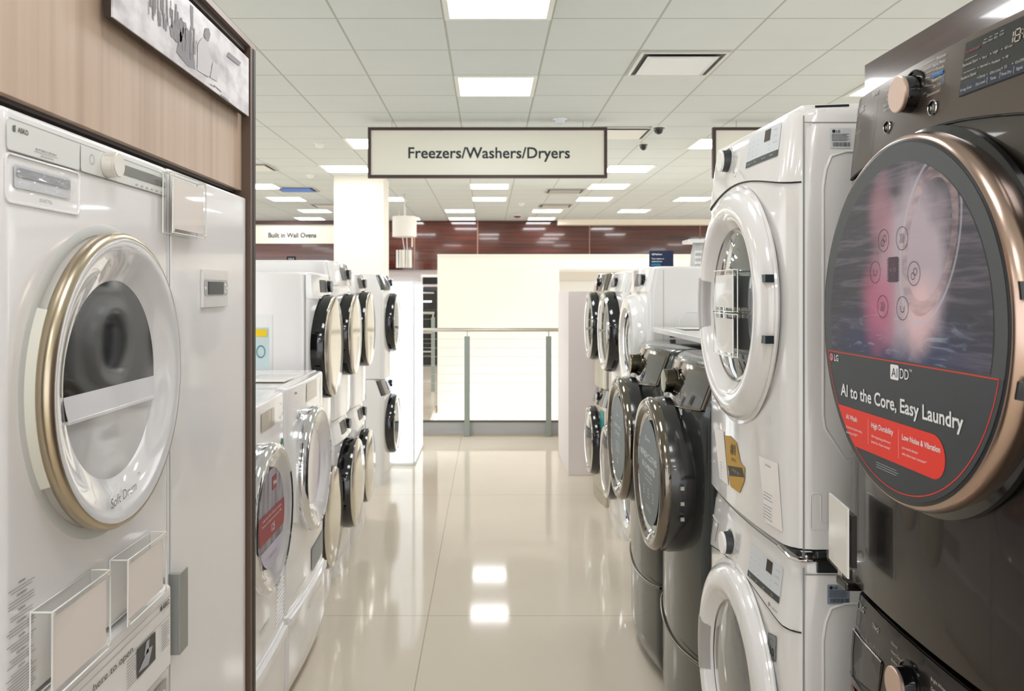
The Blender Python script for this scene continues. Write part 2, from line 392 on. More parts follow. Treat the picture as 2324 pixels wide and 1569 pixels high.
# wall oven department fascia
r = root('department_sign', 'far white fascia reading Built in Wall Ovens left of the white column', 'sign', (-3.35, 14, 0))
mk('panel', MB().box(-1.4, 1.1, 0, .08, sz(553, 14), sz(510, 14)), SIGNW, r)
mk('cap', MB().box(-1.4, 1.1, -.02, .1, sz(510, 14), sz(503, 14)), SIGNF, r)
mk('valance', MB().box(-1.4, 1.1, .01, .08, sz(597, 14), sz(553, 14)), DWOOD, r)
b = MB(); text(b, lambda x, z: -.003, 'Built in Wall Ovens', (663-PX)/F*14+3.35, sz(534, 14), .085, 'c', wid=108/F*14, bold=.006); mk('lettering', b, mat('sign_ink_soft', (84, 86, 84), .6), r)
mk('post', MB().box(-1.3, -1.2, 0, .08, 0, sz(597, 14)).box(1.0, 1.1, 0, .08, 0, sz(597, 14)), WALLW, r)
# ------------------------------------------------------------------ railing
def railing(x0, x1, y, zr, posts, label, cab=10, foot=True, drop=True):
    r = root('railing', label, 'railing', ((x0+x1)/2, y, 0)); c = (x0+x1)/2
    mk('handrail', MB().cyl((x0-c, 0, zr), (x1-c, 0, zr), .021), STEEL, r, 60)
    cb = MB()
    for k in range(cab):
        z = .2+(zr-.3)*k/(cab-1); cb.cyl((x0-c, .0, z), (x1-c, .0, z), .0018, 6)
    mk('cable', cb, mat('steel_cable', (196, 192, 182), .4, metal=.4), r)
    for p in posts:
        q = MB().box(p-c-.03, p-c+.03, -.012, .012, .0, zr-.07); o = mk('post', q, mat('grey_post', (150, 158, 152), .35, metal=.7), r, bevel=.003)
        mk('neck', MB().cyl((0, 0, 0), (0, 0, .07), .009), STEEL, o, loc=(p-c, 0, zr-.07))
YR = 9.0
railing(-.86, .77, YR, sz(749, YR), [sx(1060, YR), sx(1245, YR)], 'stainless railing with cables at the end of the aisle')
cu = root('kerb', 'low grey kerb under the stainless railing at the aisle end', 'kerb', (0, 9.07, 0))
mk('panel', MB().box(-.86, .77, -.02, .02, .0, .15), mat('grey_kerb', (178, 178, 178), .4), cu)
mk('cap', MB().box(-.86, .77, -.028, .028, .15, .166), mat('kerb_cap', (92, 90, 84), .4, metal=.5), cu)
mk('base_strip', MB().box(-.86, .77, -.04, -.02, 0, .02), mat('kerb_base', (186, 174, 156), .5), cu)
railing(-1.6, -.85, 13, 1.25, [-.87, -1.55], 'farther short railing seen left of the stairwell wall', cab=6)
# far left oven display
ov = root('oven_display', 'far dark wall of built-in ovens seen in the gap left of the cream wall', 'oven display', (-2.2, 17.55, 0))
mk('cabinet', MB().box(-1.5, 1.6, 0, .4, 0, 1.68), mat('slate_cabinet', (58, 62, 68), .5), ov)
for k, z in enumerate((1.4, .98, .55, .15)):
    for j, x in enumerate((-.9, -.1, .75)):
        d = mk('oven_door', MB().box(x-.36, x+.36, -.03, 0, z-.17, z+.2), BLACK, ov, bevel=.006)
        mk('handle', MB().cyl((x-.3, -.06, z+.16), (x+.3, -.06, z+.16), .018).cyl((x-.28, -.06, z+.16), (x-.28, -.03, z+.16), .01).cyl((x+.28, -.06, z+.16), (x+.28, -.03, z+.16), .01), STEEL, d, 60)
mk('light_strip', MB().box(-.2, 1.0, -.08, -.04, 1.36, 1.395), LITBOX, ov)
# far frame on wall, pendant, cylinder hood
fr = root('wall_shelf', 'small dark framed niche on the far wall above the light box', 'wall niche', (-1.18, 17.9, 1.7))
mk('frame', MB().box(-.28, .22, -.04, 0, 0, .26), CARDM, fr); mk('niche', MB().box(-.24, .17, -.05, -.04, .05, .2), BLACKM, fr)
pn = root('pendant_lamp', 'white drum shade pendant hanging right of the white column', 'pendant lamp', (sx(918, 13), 13, CEILZ))
zt, zb = sz(492, 13)-CEILZ, sz(538, 13)-CEILZ
q = MB(); q.lathe(0, 0, 0, [(0, zt), (.19, zt), (.19, zb), (.186, zb), (.186, zt-.01)], 40)
for i, p in enumerate(q.v): q.v[i] = (p[0], p[2], -p[1]) 
mk('lamp_shade', q, mat('white_shade', (244, 240, 234), .7), pn, 40)
mk('rod', MB().cyl((0, 0, zt), (0, 0, 0), .01), STEEL, pn); mk('pull_rod', MB().cyl((.12, 0, zb), (.12, 0, zb-.16), .012), CEILF, pn)
hd = root('cylinder_hood', 'stainless cylinder range hood hanging in front of the dark wood below the drum shade', 'range hood', (sx(918, 15), 15, 0))
zt, zb = sz(568, 15), sz(608, 15)
mk('cylinder', MB().cyl((-.06, 0, zb), (-.06, 0, zt), .1, 32).cyl((.06, .01, zb), (.06, .01, zt), .09, 32), STEEL, hd, 50)
mk('cable', MB().cyl((0, 0, zt), (-.12, 0, CEILZ), .006).cyl((.05, 0, zt), (.02, 0, CEILZ), .006), CEILF, hd)
# ------------------------------------------------------------------ machines
class Mach:
    def __init__(s, name, label, cat, side, Xf, Yc, z0, w, h, d, m, bow=.02, rc=.03, rt=.02, tilt=0, tz=.85, group=None, top=None, chin=0):
        s.side, s.Xf, s.Yc, s.z0, s.w, s.h, s.d, s.bow, s.rc, s.rt, s.tilt, s.tz, s.m, s.chin = side, Xf, Yc, z0, w, h, d, bow, rc, rt, tilt, tz, m, chin
        sg = 1 if side == 'R' else -1
        s.root = root(name, label, cat, (sg*Xf, Yc, z0), -sg*PI/2, group)
        xs = []; n = 26
        for i in range(n+1): xs.append(-w/2*math.cos(PI*i/n))
        zs = [0] + [.02*k for k in (.25, .5, 1)]
        a = .02; top_z = [h-rt*(1-math.sin(t*PI/2/5)) for t in range(6)]
        nz = 22
        zs += [a+(h-rt-a)*k/nz for k in range(1, nz)] + top_z
        zs = sorted(set(round(z, 5) for z in zs))
        b = MB(); v = []; N = len(xs)
        for z in zs:
            inset = 0
            if z > h-rt: t = (z-(h-rt))/rt; inset = rt*(1-math.sqrt(max(0, 1-t*t)))*.6
            for x in xs:
                v.append((x*(1-inset*2/w), s.surf(x, z), z))
            v.append((w/2-inset, .06+rc, z)); v.append((w/2-inset, d, z)); v.append((-w/2+inset, d, z)); v.append((-w/2+inset, .06+rc, z))
        R = N+4; f = []
        for j in range(len(zs)-1):
            for i in range(R): f.append((j*R+i, j*R+(i+1) % R, (j+1)*R+(i+1) % R, (j+1)*R+i))
        f += [tuple(range(R)), tuple((len(zs)-1)*R+i for i in range(R))]
        b.add(v, f); s.body = mk('body', b, m, s.root, 35)
        if top: mk('top_lid', MB().box(-w/2+.004, w/2-.004, .03, d, h-.028, h+.004), top, s.root, bevel=.004)
    def surf(s, x, z):
        u = max(-1, min(1, 2*x/s.w)); y = -s.bow*(1-u*u)
        e = s.w/2-abs(x)
        if e < s.rc: t = min(1, (s.rc-e)/s.rc); y += s.rc*(1-math.sqrt(max(0, 1-t*t)))
        if z > s.h-s.rt: t = min(1, (z-(s.h-s.rt))/s.rt); y += s.rt*(1-math.sqrt(max(0, 1-t*t)))
        if z > s.tz*s.h and s.tilt: t = (z-s.tz*s.h)/((1-s.tz)*s.h); y += s.tilt*t
        if z < .12 and s.chin: t = 1-z/.12; y += s.chin*t*t
        return y
    def on(s, eps=.0015): return lambda x, z: s.surf(x, z)-eps
    def hit(s, px, py, out=0, flat=None):
        def ev(X):
            Y = X*F/abs(px-PX); z = HC-(py-PY)/F*Y
            lx = (s.Yc-Y) if s.side == 'R' else (Y-s.Yc); lz = z-s.z0
            return X-(s.Xf+(flat if flat is not None else s.surf(lx, lz))-out), lx, lz
        lo = s.Xf-.16; prev = ev(lo)[0]; X = s.Xf
        for k in range(1, 89):
            x1 = s.Xf-.16+.0025*k; g = ev(x1)[0]
            if (g > 0) != (prev > 0):
                a_, b_ = x1-.0025, x1
                for _ in range(20):
                    mm_ = (a_+b_)/2
                    if (ev(mm_)[0] > 0) == (prev > 0): a_ = mm_
                    else: b_ = mm_
                X = a_; break
            prev = g
        _, lx, lz = ev(X); lx = max(-s.w/2+.016, min(s.w/2-.006, lx)); lz = max(.002, min(s.h-.002, lz))
        return lx, lz
    def part(s, name, b, m, sm=None, parent=None, **k): return mk(name, b, m, parent or s.root, sm, **k)
    def lathe(s, name, cx, cz, prof, m, n=64, parent=None, y0=None, **k):
        y = s.surf(cx, cz) if y0 is None else y0
        return mk(name, MB().lathe(cx, cz, y, prof, n, **k), m, parent or s.root, 40)
    def knob(s, cx, cz, r, depth, capm, sidem, ringr=0, ringm=None):
        y = s.surf(cx, cz)
        o = s.lathe('knob', cx, cz, [(r*1.02, -.004), (r*1.02, depth*.25), (r*.96, depth*.8)], sidem, 40)
        mk('knob_cap', MB().lathe(cx, cz, y, [(r*.97, depth*.78), (r, depth*.82), (r, depth*.95), (r*.94, depth), (0, depth*.985)], 40), capm, o, 30)
        if ringr: mk('knob_ring', MB().lathe(cx, cz, y, [(ringr, -.002), (ringr, .003), (ringr*.93, .004), (ringr*.9, .001), (r, .001)], 40), ringm, o, 40)
        return o
    def quad(s, name, x0, x1, z0, z1, m, eps=.002, skew=0, parent=None):
        return mk(name, MB().patch(s.on(eps), x0, x1, z0, z1, 8, 4, skew), m, parent or s.root, 40)
def feet(m):
    for x in (-m.w/2+.05, m.w/2-.05): pass
# ================================================================== LEFT: cabinet with white front loader
g1 = 'stacked laundry machines in the walnut cabinet'
cb = root('display_cabinet', 'walnut laminate display cabinet framing the white dryer on the left', 'cabinet', (-1.3, 1.7, 0))
XE, YE0, YE1 = .66, 2.287, 2.333
ox, oy = 1.3, -1.7
def cbx(name, m, x0, x1, y0, y1, z0, z1, **k): return mk(name, MB().box(x0+ox, x1+ox, y0+oy, y1+oy, z0, z1), m, cb, **k)
cbx('header_panel', WOOD, -.72, -.685, .55, YE0, 1.862, 2.245)
cbx('header_soffit', WOODK, -1.38, -.70, .55, YE0, 1.855, 1.866)
cbx('top_rail', WOODK, -.72, -.672, .55, YE0, 2.245, 2.262)
cbx('top_board', mat('taupe_edge', (150, 128, 118), .4), -1.4, -XE, .5, YE1, 2.262, 2.277)
cbx('end_panel', WOODB, -1.4, -XE, YE0, YE0+.024, 0, 2.262)
cbx('end_cover', WOODK, -1.4, -XE+.0015, YE0+.024, YE1, 0, 2.262)
cbx('back_panel', WOODK, -1.42, -1.40, .5, YE1, 0, 2.262)
cbx('end_panel', WOODB, -1.4, -XE, .5, .53, 0, 2.262)
cbx('shelf_plinth', WOODK, -1.36, -.70, .55, YE0, 0, .018)
# historic print
YB, YA = .66*F/546, .66*F/(PX-252)
pr = root('wall_print', 'long black and white workshop photograph mounted on the walnut header', 'picture', (-.66, (YA+YB)/2, 2.062), PI/2)
hw = (YB-YA)/2
PR = mat('grey_photo_print', (200, 195, 196), .35); N, L, bb = nodes(PR)
tc = N.new('ShaderNodeTexCoord'); mp = N.new('ShaderNodeMapping'); no = N.new('ShaderNodeTexNoise'); cr = N.new('ShaderNodeValToRGB')
mp.inputs['Scale'].default_value = (9, 1, 16); no.inputs['Scale'].default_value = 1.3; no.inputs['Detail'].default_value = 8
L.new(tc.outputs['Object'], mp.inputs[0]); L.new(mp.outputs[0], no.inputs['Vector']); L.new(no.outputs['Fac'], cr.inputs[0]); L.new(cr.outputs[0], bb.inputs['Base Color'])
e = cr.color_ramp.elements; e[0].position = .3; e[0].color = s2l((168, 160, 164))+(1,); e[1].position = .6; e[1].color = s2l((224, 218, 218))+(1,)
mk('board', MB().box(-hw, hw, .0, .012, 0, .158), WOODK, pr); mk('print', MB().box(-hw, hw, -.003, 0, 0, .158), PR, pr)
def P2(px, py):
    Y = .664*F/(PX-px); return Y-(YA+YB)/2, HC-(py-PY)/F*Y-2.062
fl = lambda e: (lambda x, z: -.003-e)
q = MB(); rq = random.Random(11)
for a in ([(398, 92), (402, 60), (424, 70), (430, 100), (436, 158), (418, 150), (392, 118)], [(424, 10), (431, 16), (431, 70), (426, 66)], [(376, 62), (392, 40), (414, 52), (420, 78), (402, 96), (380, 84)]): q.flat([P2(*p) for p in a], fl(.0006))
for k in range(70):
    t = rq.random(); x = 330+110*t+rq.uniform(-8, 8); yb = 30+110*t; hgt = rq.uniform(6, 40); w_ = rq.uniform(1, 4); y0 = yb-rq.uniform(-10, 45)
    if y0-hgt < (x-424)*.95+4: continue
    q.flat([P2(x, y0), P2(x+w_, y0+w_), P2(x+w_, y0-hgt+w_), P2(x, y0-hgt)], fl(.0006+.00001*k))
for k in range(10):
    x = 438+8*k; y0 = 140+9*k+rq.uniform(0, 14); q.flat([P2(x, y0), P2(x+10, y0+8), P2(x+10, y0+10), P2(x, y0+2)], fl(.0006))
mk('machinery_image', q, mat('print_dark', (134, 130, 132), .5), pr)
q = MB(); q.flat([P2(*p) for p in ((441, 100), (452, 84), (462, 92), (470, 130), (466, 175), (440, 160))], fl(.001)); q.flat([P2(*p) for p in ((476, 140), (490, 150), (486, 186), (470, 176))], fl(.001)); mk('worker_coat_image', q, mat('print_light', (206, 200, 202), .5), pr)
q = MB(); q.flat([P2(*p) for p in ((455, 80), (458, 64), (466, 64), (470, 78), (466, 94), (460, 92))], fl(.0014)); q.flat([P2(*p) for p in ((512, 118), (540, 142), (536, 150), (508, 128))], fl(.0014)); mk('worker_head_image', q, mat('print_mid', (140, 134, 138), .5), pr)
# white dryer, upper
M = Mach('front_loader_dryer', 'white condenser dryer with champagne door rim, at eye height in the walnut cabinet', 'dryer', 'L', .67, 1.431, .99, .595, .85, .62, ENAMEL, bow=0, rc=.012, rt=.010, group=g1)
h = M.hit
ax0, azt = h(16, 268); ax1, azb = h(378, 445); bx = h(178, 330)[0]
zt_ = .833; zb_ = .788
q = MB(); q.flat(rrect(-.289, bx-.0015, zb_, zt_, .008), M.on(.003)); M.part('drawer_front', q, SATIN)
q = MB(); q.flat(rrect(bx+.0015, .277, zb_, zt_, .008), M.on(.003)); M.part('control_panel', q, SATIN)
q = MB(); line2d(q, M.on(.0035), [(-.288, zb_), (.276, zb_)], .0012); line2d(q, M.on(.0035), [(bx, zb_), (bx, zt_)], .0012); line2d(q, M.on(.0035), [(-.285, zt_), (.272, zt_)], .0007); M.part('panel_seam', q, INKG)
# tank handle pocket with film
x0, z0_ = h(20, 345); 
q = MB(); pk = rrect(-.289, bx, .716, zb_-.004, .010); q.tube([(x, M.surf(x, z)-.001, z) for x, z in pk], .0022, 6, closed=True); M.part('water_tank_drawer', q, ENAMEL, 60)
hx0, hx1 = -.27, -.113; hz = .756
q = MB(); q.flat(rrect(hx0, hx1, hz-.018, hz+.015, .003), M.on(.002)); M.part('handle_recess', q, mat('recess_grey', (206, 206, 212), .3, coat=.6))
q = MB(); q.flat(rrect(hx0+.006, hx1-.003, hz-.002, hz+.011, .004), M.on(.0035)); M.part('handle', q, mat('handle_grey', (150, 150, 156), .3))
q = MB(); v = []; nx, nz = 40, 22; rq = random.Random(2)
for j in range(nz+1):
    for i in range(nx+1):
        x = hx0-.002+(hx1-hx0+.006)*i/nx; z = hz-.024+.043*j/nz; u = i/nx; w_ = j/nz
        a = math.sin(9*w_+5*math.sin(3.2*u+1))+.6*math.sin(17*u-6*w_)+.4*math.sin(31*w_+11*u)
        v.append((x, M.surf(0, .5)-.0062-.0019*a*math.sin(PI*min(1, max(0, w_)))**.5, z))
q.add(v, [(j*(nx+1)+i, j*(nx+1)+i+1, (j+1)*(nx+1)+i+1, (j+1)*(nx+1)+i) for j in range(nz) for i in range(nx)])
M.part('protective_film', q, ACRYL, 60)
q = MB(); text(q, M.on(.0036), 'ASKO', h(34, 294)[0]+.001, h(40, 296)[1], .0075, 'l', bold=.0004); c = h(27, 291); q.flat([(c[0]-.004, c[1]-.005), (c[0]+.003, c[1]-.005), (c[0]+.003, c[1]+.005), (c[0]-.004, c[1]+.003)], M.on(.0036))
c = h(100, 346); text(q, M.on(.0036), 'BUTTERFLY DRYING', c[0], c[1], .0035, 'c', wid=.058); line2d(q, M.on(.0036), [(c[0]-.033, c[1]-.004), (c[0]+.033, c[1]-.004)], .0005); text(q, M.on(.0036), 'SOFT AIR DRYING', c[0]+.002, c[1]-.008, .0028, 'c', wid=.036)
c = (h(98, 441)[0], .7265); text(q, M.on(.0045), 'DO NOT PULL', c[0], c[1], .0055, 'c', wid=.036)
M.part('panel_lettering', q, mat('mid_ink', (104, 102, 100), .6))
kx, kz = h(240, 374); kz -= .001
M.knob(kx-.003, kz, .0215, .026, mat('satin_knob', (226, 222, 214), .3, metal=.4), mat('satin_knob', (226, 222, 214), .3, metal=.4), .0225, GREYP)
q = MB(); c = h(204, 362); ring2d(q, M.on(.004), c[0], c[1], .0075, .0085, 24); M.part('power_button', q, INKG)
dx0 = kx+.022; dx1 = h(366, 420)[0]; dzt = h(366, 405)[1]; dzb = h(366, 425)[1]
M.quad('display', dx0, dx1, dzb, dzt, mat('grey_display', (100, 100, 96), .2, coat=.5), .004)
q = MB()
for k in range(6):
    x = dx1-.008-.0235*(5-k); q.lathe(x, dzb-.011, M.surf(0, .5)-.003, [(.005, 0), (.005, .0015), (0, .002)], 16, sz=.4)
q.lathe(dx1+.010, dzt-.012, M.surf(0, .5)-.003, [(.006, 0), (.006, .0015), (0, .002)], 16)
M.part('button', q, LGREY, 40)
# door
dc = (.012, .438)
M.lathe('door_collar', *dc, [(.272, -.002), (.268, .0015), (.252, .002), (.246, -.004)], mat('collar_grey', (196, 196, 192), .35))
dr = M.lathe('door', *dc, [(.232, -.002), (.236, .006), (.236, .026)], mat('ivory_plastic', (214, 212, 200), .4))
yD = M.surf(*dc)
mk('door_rim', MB().lathe(*dc, yD, [(.236, .010), (.249, .012), (.2555, .018), (.2560, .030), (.251, .0385), (.2455, .040)], 96), GOLD, dr, 50)
mk('door_face', MB().lathe(*dc, yD, [(.2455, .0395), (.243, .0405), (.225, .036), (.2, .025), (.182, .017), (.172, .014)], 96), mat('white_glass_face', (226, 224, 224), .05, coat=1), dr, 60)
def seg(r, zlo, zhi, n=40):
    p = []
    for k in range(n+1):
        z = zlo+(zhi-zlo)*k/n; p.append((dc[0]+math.sqrt(max(0, r*r-z*z)), dc[1]+z))
    for k in range(n, -1, -1):
        z = zlo+(zhi-zlo)*k/n; p.append((dc[0]-math.sqrt(max(0, r*r-z*z)), dc[1]+z))
    return p
q = MB(); q.flat(seg(.1725, -.012, .1725), lambda x, z: yD-.0138); mk('door_window', q, GLASSD, dr)
q = MB(); q.flat(seg(.1725, -.1725, -.05), lambda x, z: yD-.0138); mk('lower_window', q, mat('window_grey_white', (206, 204, 204), .06, coat=1), dr)  # pale glossy segment filling the lower part of the round window
q = MB()
r1 = .1715; za, zb2 = -.012, -.05
q.flat(seg(.172, zb2, za), lambda x, z: yD-.0142-.004*(dc[1]+za-z)/(za-zb2))
q.box(dc[0]-.163, dc[0]+.163, yD-.0205, yD-.013, dc[1]+zb2-.005, dc[1]+zb2)
mk('window_ledge', q, mat('ledge_white', (226, 224, 226), .12, coat=.6), dr)
q = MB()
for a0, a1 in ((150, 214),):
    pts = []
    for k in range(25):
        a = math.radians(a0+(a1-a0)*k/24); pts.append((.2375*math.cos(a), .2375*math.sin(a)))
    for i in range(24):
        (x0, z0), (x1, z1) = pts[i], pts[i+1]
        s2 = .258/.2375
        A = [(dc[0]+x0, yD+.0, dc[1]+z0), (dc[0]+x1, yD+.0, dc[1]+z1), (dc[0]+x1, yD-.020, dc[1]+z1), (dc[0]+x0, yD-.020, dc[1]+z0)]
        B_ = [(dc[0]+x0*s2, yD, dc[1]+z0*s2), (dc[0]+x1*s2, yD, dc[1]+z1*s2), (dc[0]+x1*1.05, yD-.020, dc[1]+z1*1.05), (dc[0]+x0*1.05, yD-.020, dc[1]+z0*1.05)]
        q.add(A+B_, [(4, 5, 6, 7), (0, 3, 7, 4), (1, 2, 6, 5)] if i in (0, 23) else [(4, 5, 6, 7)])
mk('hinge_cover', q, mat('ivory_plastic', (214, 212, 200), .4), dr)
q = MB(); dfl = lambda x, z: yD-.0375+.0 if math.hypot(x-dc[0], z-dc[1]) > .215 else yD-.0335
text(q, lambda x, z: yD-.036, 'Soft Drum', dc[0]-.008, dc[1]-.2, .018, 'c', rot=.10, wid=.100)
text(q, lambda x, z: yD-.036, 'TM', dc[0]+.052, dc[1]-.178, .007, 'c')
for i, chh in enumerate('Open here'):
    a = math.radians(147-i*5.1)
    if chh != ' ': text(q, lambda x, z: yD-.0345, chh, dc[0]+.2065*math.cos(a), dc[1]+.2065*math.sin(a), .0085, 'c', rot=a-PI/2)
mk('door_lettering', q, mat('grey_letter', (134, 132, 130), .5), dr)
# warning label block lower left
q = MB(); heads = ['WARNING', 'AVERTISSEMENT', 'WARNING', 'AVERTISSEMENT', 'CAUTION', 'AVERTISSEMENT', 'CAUTION', 'AVERTISSEMENT']
z = .176; k = 0; rnd = random.Random(3)
while z > .01:
    text(q, M.on(), heads[k % 8], -.25, z, .0027, 'c', bold=.0003); z -= .0062
    for j in range(rnd.choice((2, 2, 3)) if k < 6 else 9):
        wdt = rnd.uniform(.05, .078); line2d(q, M.on(), [(-.25-wdt/2, z), (-.25+wdt/2, z)], .0011); z -= .0044
        if z < .008: break
    z -= .002; k += 1
M.part('warning_text', q, INKG)
# pull out shelf with instructions
sh = Mach('pull_out_shelf', 'white pull-out shelf with printed instructions between dryer and washer', 'shelf', 'L', .6545, 1.415, .8145, .57, .165, .6, ENAMEL, bow=0, rc=.004, rt=.01)
h = sh.hit
q = MB()
for zz in (.142, .128, .104): line2d(q, sh.on(), [(-.28, zz), (.278, zz)], .0007)
text(q, sh.on(), 'Push here to open', h(300, 1487)[0], .110-.0, .0135, 'r', wid=.215)
cx, cz = h(373, 1397)
text(q, sh.on(), 'ASKO', .272, .121+.012, .0105, 'r', bold=.0005, wid=.034); q.flat([(.228, .128), (.235, .128), (.235, .139), (.228, .136)], sh.on())
text(q, sh.on(), 'Instruction manual inside', .272, .123, .0022, 'r', wid=.036)
rnd = random.Random(5)
for c0 in (.232, .075, -.08, -.22):
    for k in range(10): line2d(q, sh.on(), [(c0, .096-.0055*k), (c0+rnd.uniform(.03, .043), .096-.0055*k)], .0009)
sh.part('printed_lettering', q, mat('print_ink', (84, 82, 80), .6))
px0 = h(309, 1510)[0]; px1 = h(351, 1470)[0]
sh.quad('printed_photo', px0, px1, .045, .1, mat('photo_dark', (66, 64, 62), .4), .0018)
q = MB(); q.flat([(px0+.004, .055), (px0+.05, .05), (px0+.07, .078), (px0+.045, .082), (px0+.03, .07)], sh.on(.0024)); q.flat([(px0+.03, .075), (px0+.05, .074), (px0+.055, .098), (px0+.04, .098)], sh.on(.0024)); sh.part('printed_photo_drawer', q, mat('photo_light', (176, 178, 184), .4))
# lower washer
Mw = Mach('front_loader_washer', 'white washer below the pull-out shelf, only its top corner in view', 'washer', 'L', .668, 1.431, .018, .595, .785, .62, ENAMEL, bow=0, rc=.012, rt=.012, group=g1)
Mw.quad('control_panel', -.26, .272, .675, .765, mat('silver_panel', (176, 176, 172), .35, metal=.3), .003)
Mw.quad('display', -.05, .235, .695, .745, DGREY, .0045)
q = MB().lathe(.256, .74, Mw.surf(0, .5)-.003, [(.007, 0), (.007, .003), (0, .004)], 16); Mw.part('button', q, LGREY, 40)
Mw.lathe('door_rim', .01, .39, [(.24, .0), (.255, .015), (.25, .035), (.24, .04)], GOLD)
Mw.lathe('door_face', .01, .39, [(.24, .039), (.17, .015), (0, .012)], GLASSG)
# drying cabinet
Dc = Mach('drying_cabinet', 'tall plain white drying cabinet right of the dryer, with a grey pull handle', 'drying cabinet', 'L', .67, 2.0055, .018, .553, 1.822, .62, ENAMEL, bow=0, rc=.008, rt=.006, group=None)
h = Dc.hit
x0, z0 = h(386, 1290); x1, z1 = h(412, 1475)
hx = h(386, 1300)[0]; zt, zb = h(400, 1290)[1], h(400, 1470)[1]
q = MB(); q.box(-.2745, -.26, -.022, .002, zb, zt).box(-.262, -.226, -.022, -.018, zb, zt); Dc.part('pull_handle', q, mat('grey_anodized', (158, 160, 156), .35, metal=.4), bevel=.001)
xa, za = h(455, 612); xb, zb = h(511, 697)
zt = h(483, 613)[1]; zb = h(483, 697)[1]
Dc.part('control_plate', MB().box(xa, xb, -.007, .0, zb, zt), PEARL, bevel=.001)
q = MB(); q.add([(x, -.0078, z) for x, z in rrect(xa+.005, xb-.004, zb+.028, zt-.024, .012)], [tuple(range(24))]); Dc.part('control_face', q, mat('thermostat_face', (178, 180, 180), .3))
Dc.part('display', MB().box(xa+.03, xb-.04, -.0095, -.0075, (zb+zt)/2-.014, (zb+zt)/2+.016), DGREY)
q = MB()
for dx_, dz_ in ((.012, 0), (-.022, .008), (-.022, -.008), (-.012, 0)):
    q.lathe((xa if dx_ > 0 else xb)+dx_, (zb+zt)/2+dz_, -.0075, [(.005, 0), (.005, .0012), (0, .0015)], 14, sz=.8)
Dc.part('button', q, WHITEP, 40)
Dc.part('door_seam', MB().box(-.2735, -.2725, -.0008, .0, .05, 1.815), INKG)
# acrylic sign holders
def holder(px0, px1, pyt, pyb, X, label, th=.022, side='L', tiltm=CARDM, group='clear acrylic card holders on the white machines', clips=True):
    Y0 = X*F/abs(px0-PX); Y1 = X*F/abs(px1-PX); 
    if side == 'R': Y0, Y1 = Y1, Y0
    yc = (Y0+Y1)/2; w = abs(Y1-Y0)/2; pm = (PX-X*F/yc) if side == 'L' else PX+X*F/yc
    zb = HC-(pyb-PY)/F*yc; zt = HC-(pyt-PY)/F*yc; hh = zt-zb
    r = root('sign_holder', label, 'sign holder', ((-X if side == 'L' else X), yc, zb), PI/2 if side == 'L' else -PI/2, group)
    mk('acrylic_case', MB().box(-w, w, 0, th, 0, hh), ACRYL, r, bevel=.0015)
    mk('card', MB().box(-w+.010, w-.008, .003, .005, .009, hh-.012), tiltm, r)
    q = MB(); e = .0015
    for y_ in (.0, th): q.tube([(-w, y_, 0), (w, y_, 0), (w, y_, hh), (-w, y_, hh)], e, 6, closed=True)
    q.tube([(-w, 0, hh), (-w, th, hh)], e, 6).tube([(w, 0, hh), (w, th, hh)], e, 6); mk('polished_edge', q, mat('acrylic_edge', (238, 240, 236), .15, coat=.5), r, 60)
    if clips:
        q = MB()
        for x in (-w+.004, w-.004):
            for z in (.005, hh-.005): q.lathe(x, z, 0, [(.0035, -.001), (.0035, .002), (0, .0025)], 10)
        mk('pin', q, mat('pin_cream', (226, 214, 198), .3), r, 40)
    return r
# (positions: top/bottom rows are the middle of each sheared card in the photo)
holder(118, 250, 1339, 1526, .635, 'clear acrylic holder with cream card, left one of two at the dryer foot', .032)
holder(290, 377, 1238, 1380, .635, 'clear acrylic holder with cream card, right one of two at the dryer foot', .032)
holder(392, 467, 405, 535, .643, 'clear acrylic card holder at the top of the white drying cabinet', .02)
# ================================================================== LEFT row further back
gm = 'white washers on drawer pedestals, left of the aisle'
def pedestal(Xf, Yc, w, hh, label, m, side, bow=.01, lip=True, chin=.05, name='pedestal_drawer'):
    P = Mach(name, label, 'pedestal', side, Xf, Yc, 0, w, hh, .6, m, bow=bow, rc=.012, rt=.008, chin=chin, group='drawer pedestals under the washers')
    return P
def miele_door(M, cx, cz, R, kind):
    d = M.lathe('door', cx, cz, [(R*.93, -.01), (R*.95, .012)], WHITEP); y = M.surf(cx, cz)
    mk('door_rim', MB().lathe(cx, cz, y, [(R, -.002), (R*1.01, .02), (R*.985, .038), (R*.93, .044), (R*.90, .040)], 72), CHROME, d, 50)
    if kind == 'poster':
        mk('door_window', MB().lathe(cx, cz, y, [(R*.90, .040), (R*.8, .034), (R*.74, .024), (0, .022)], 72), mat('clear_grey_glass', (196, 192, 192), .06, coat=1), d, 50)
    else:
        mk('door_window', MB().lathe(cx, cz, y, [(R*.90, .040), (R*.72, .030), (R*.6, .012)], 72), mat('milky_glass', (226, 222, 224), .06, coat=1), d, 50)
        mk('door_bowl', MB().lathe(cx, cz, y, [(R*.6, .012), (R*.4, .006), (0, .004)], 72), mat('pale_bowl', (206, 200, 208), .08, coat=1), d, 50)
    return d, y
P1 = pedestal(.755, 2.765, .60, .36, 'white drawer pedestal half hidden by the walnut cabinet', ENAMEL, 'L')
M1 = Mach('front_loader_washer', 'white washer with red-banded poster in its door, beside the walnut cabinet', 'washer', 'L', .76, 2.765, .36, .598, .852, .62, ENAMEL, bow=.008, rc=.015, rt=.012, top=ENAMEL, group=gm)
dr1, y1 = miele_door(M1, .0, .463, .248, 'poster')
sf = lambda e: (lambda x, z: y1-.026-e)
PC = grain('folded_shirts_print', [(.3, (44, 40, 52)), (.45, (92, 86, 104)), (.6, (150, 144, 160)), (.7, (70, 62, 76))], (9, 1, 1.2), .3, nscale=3, detail=3)
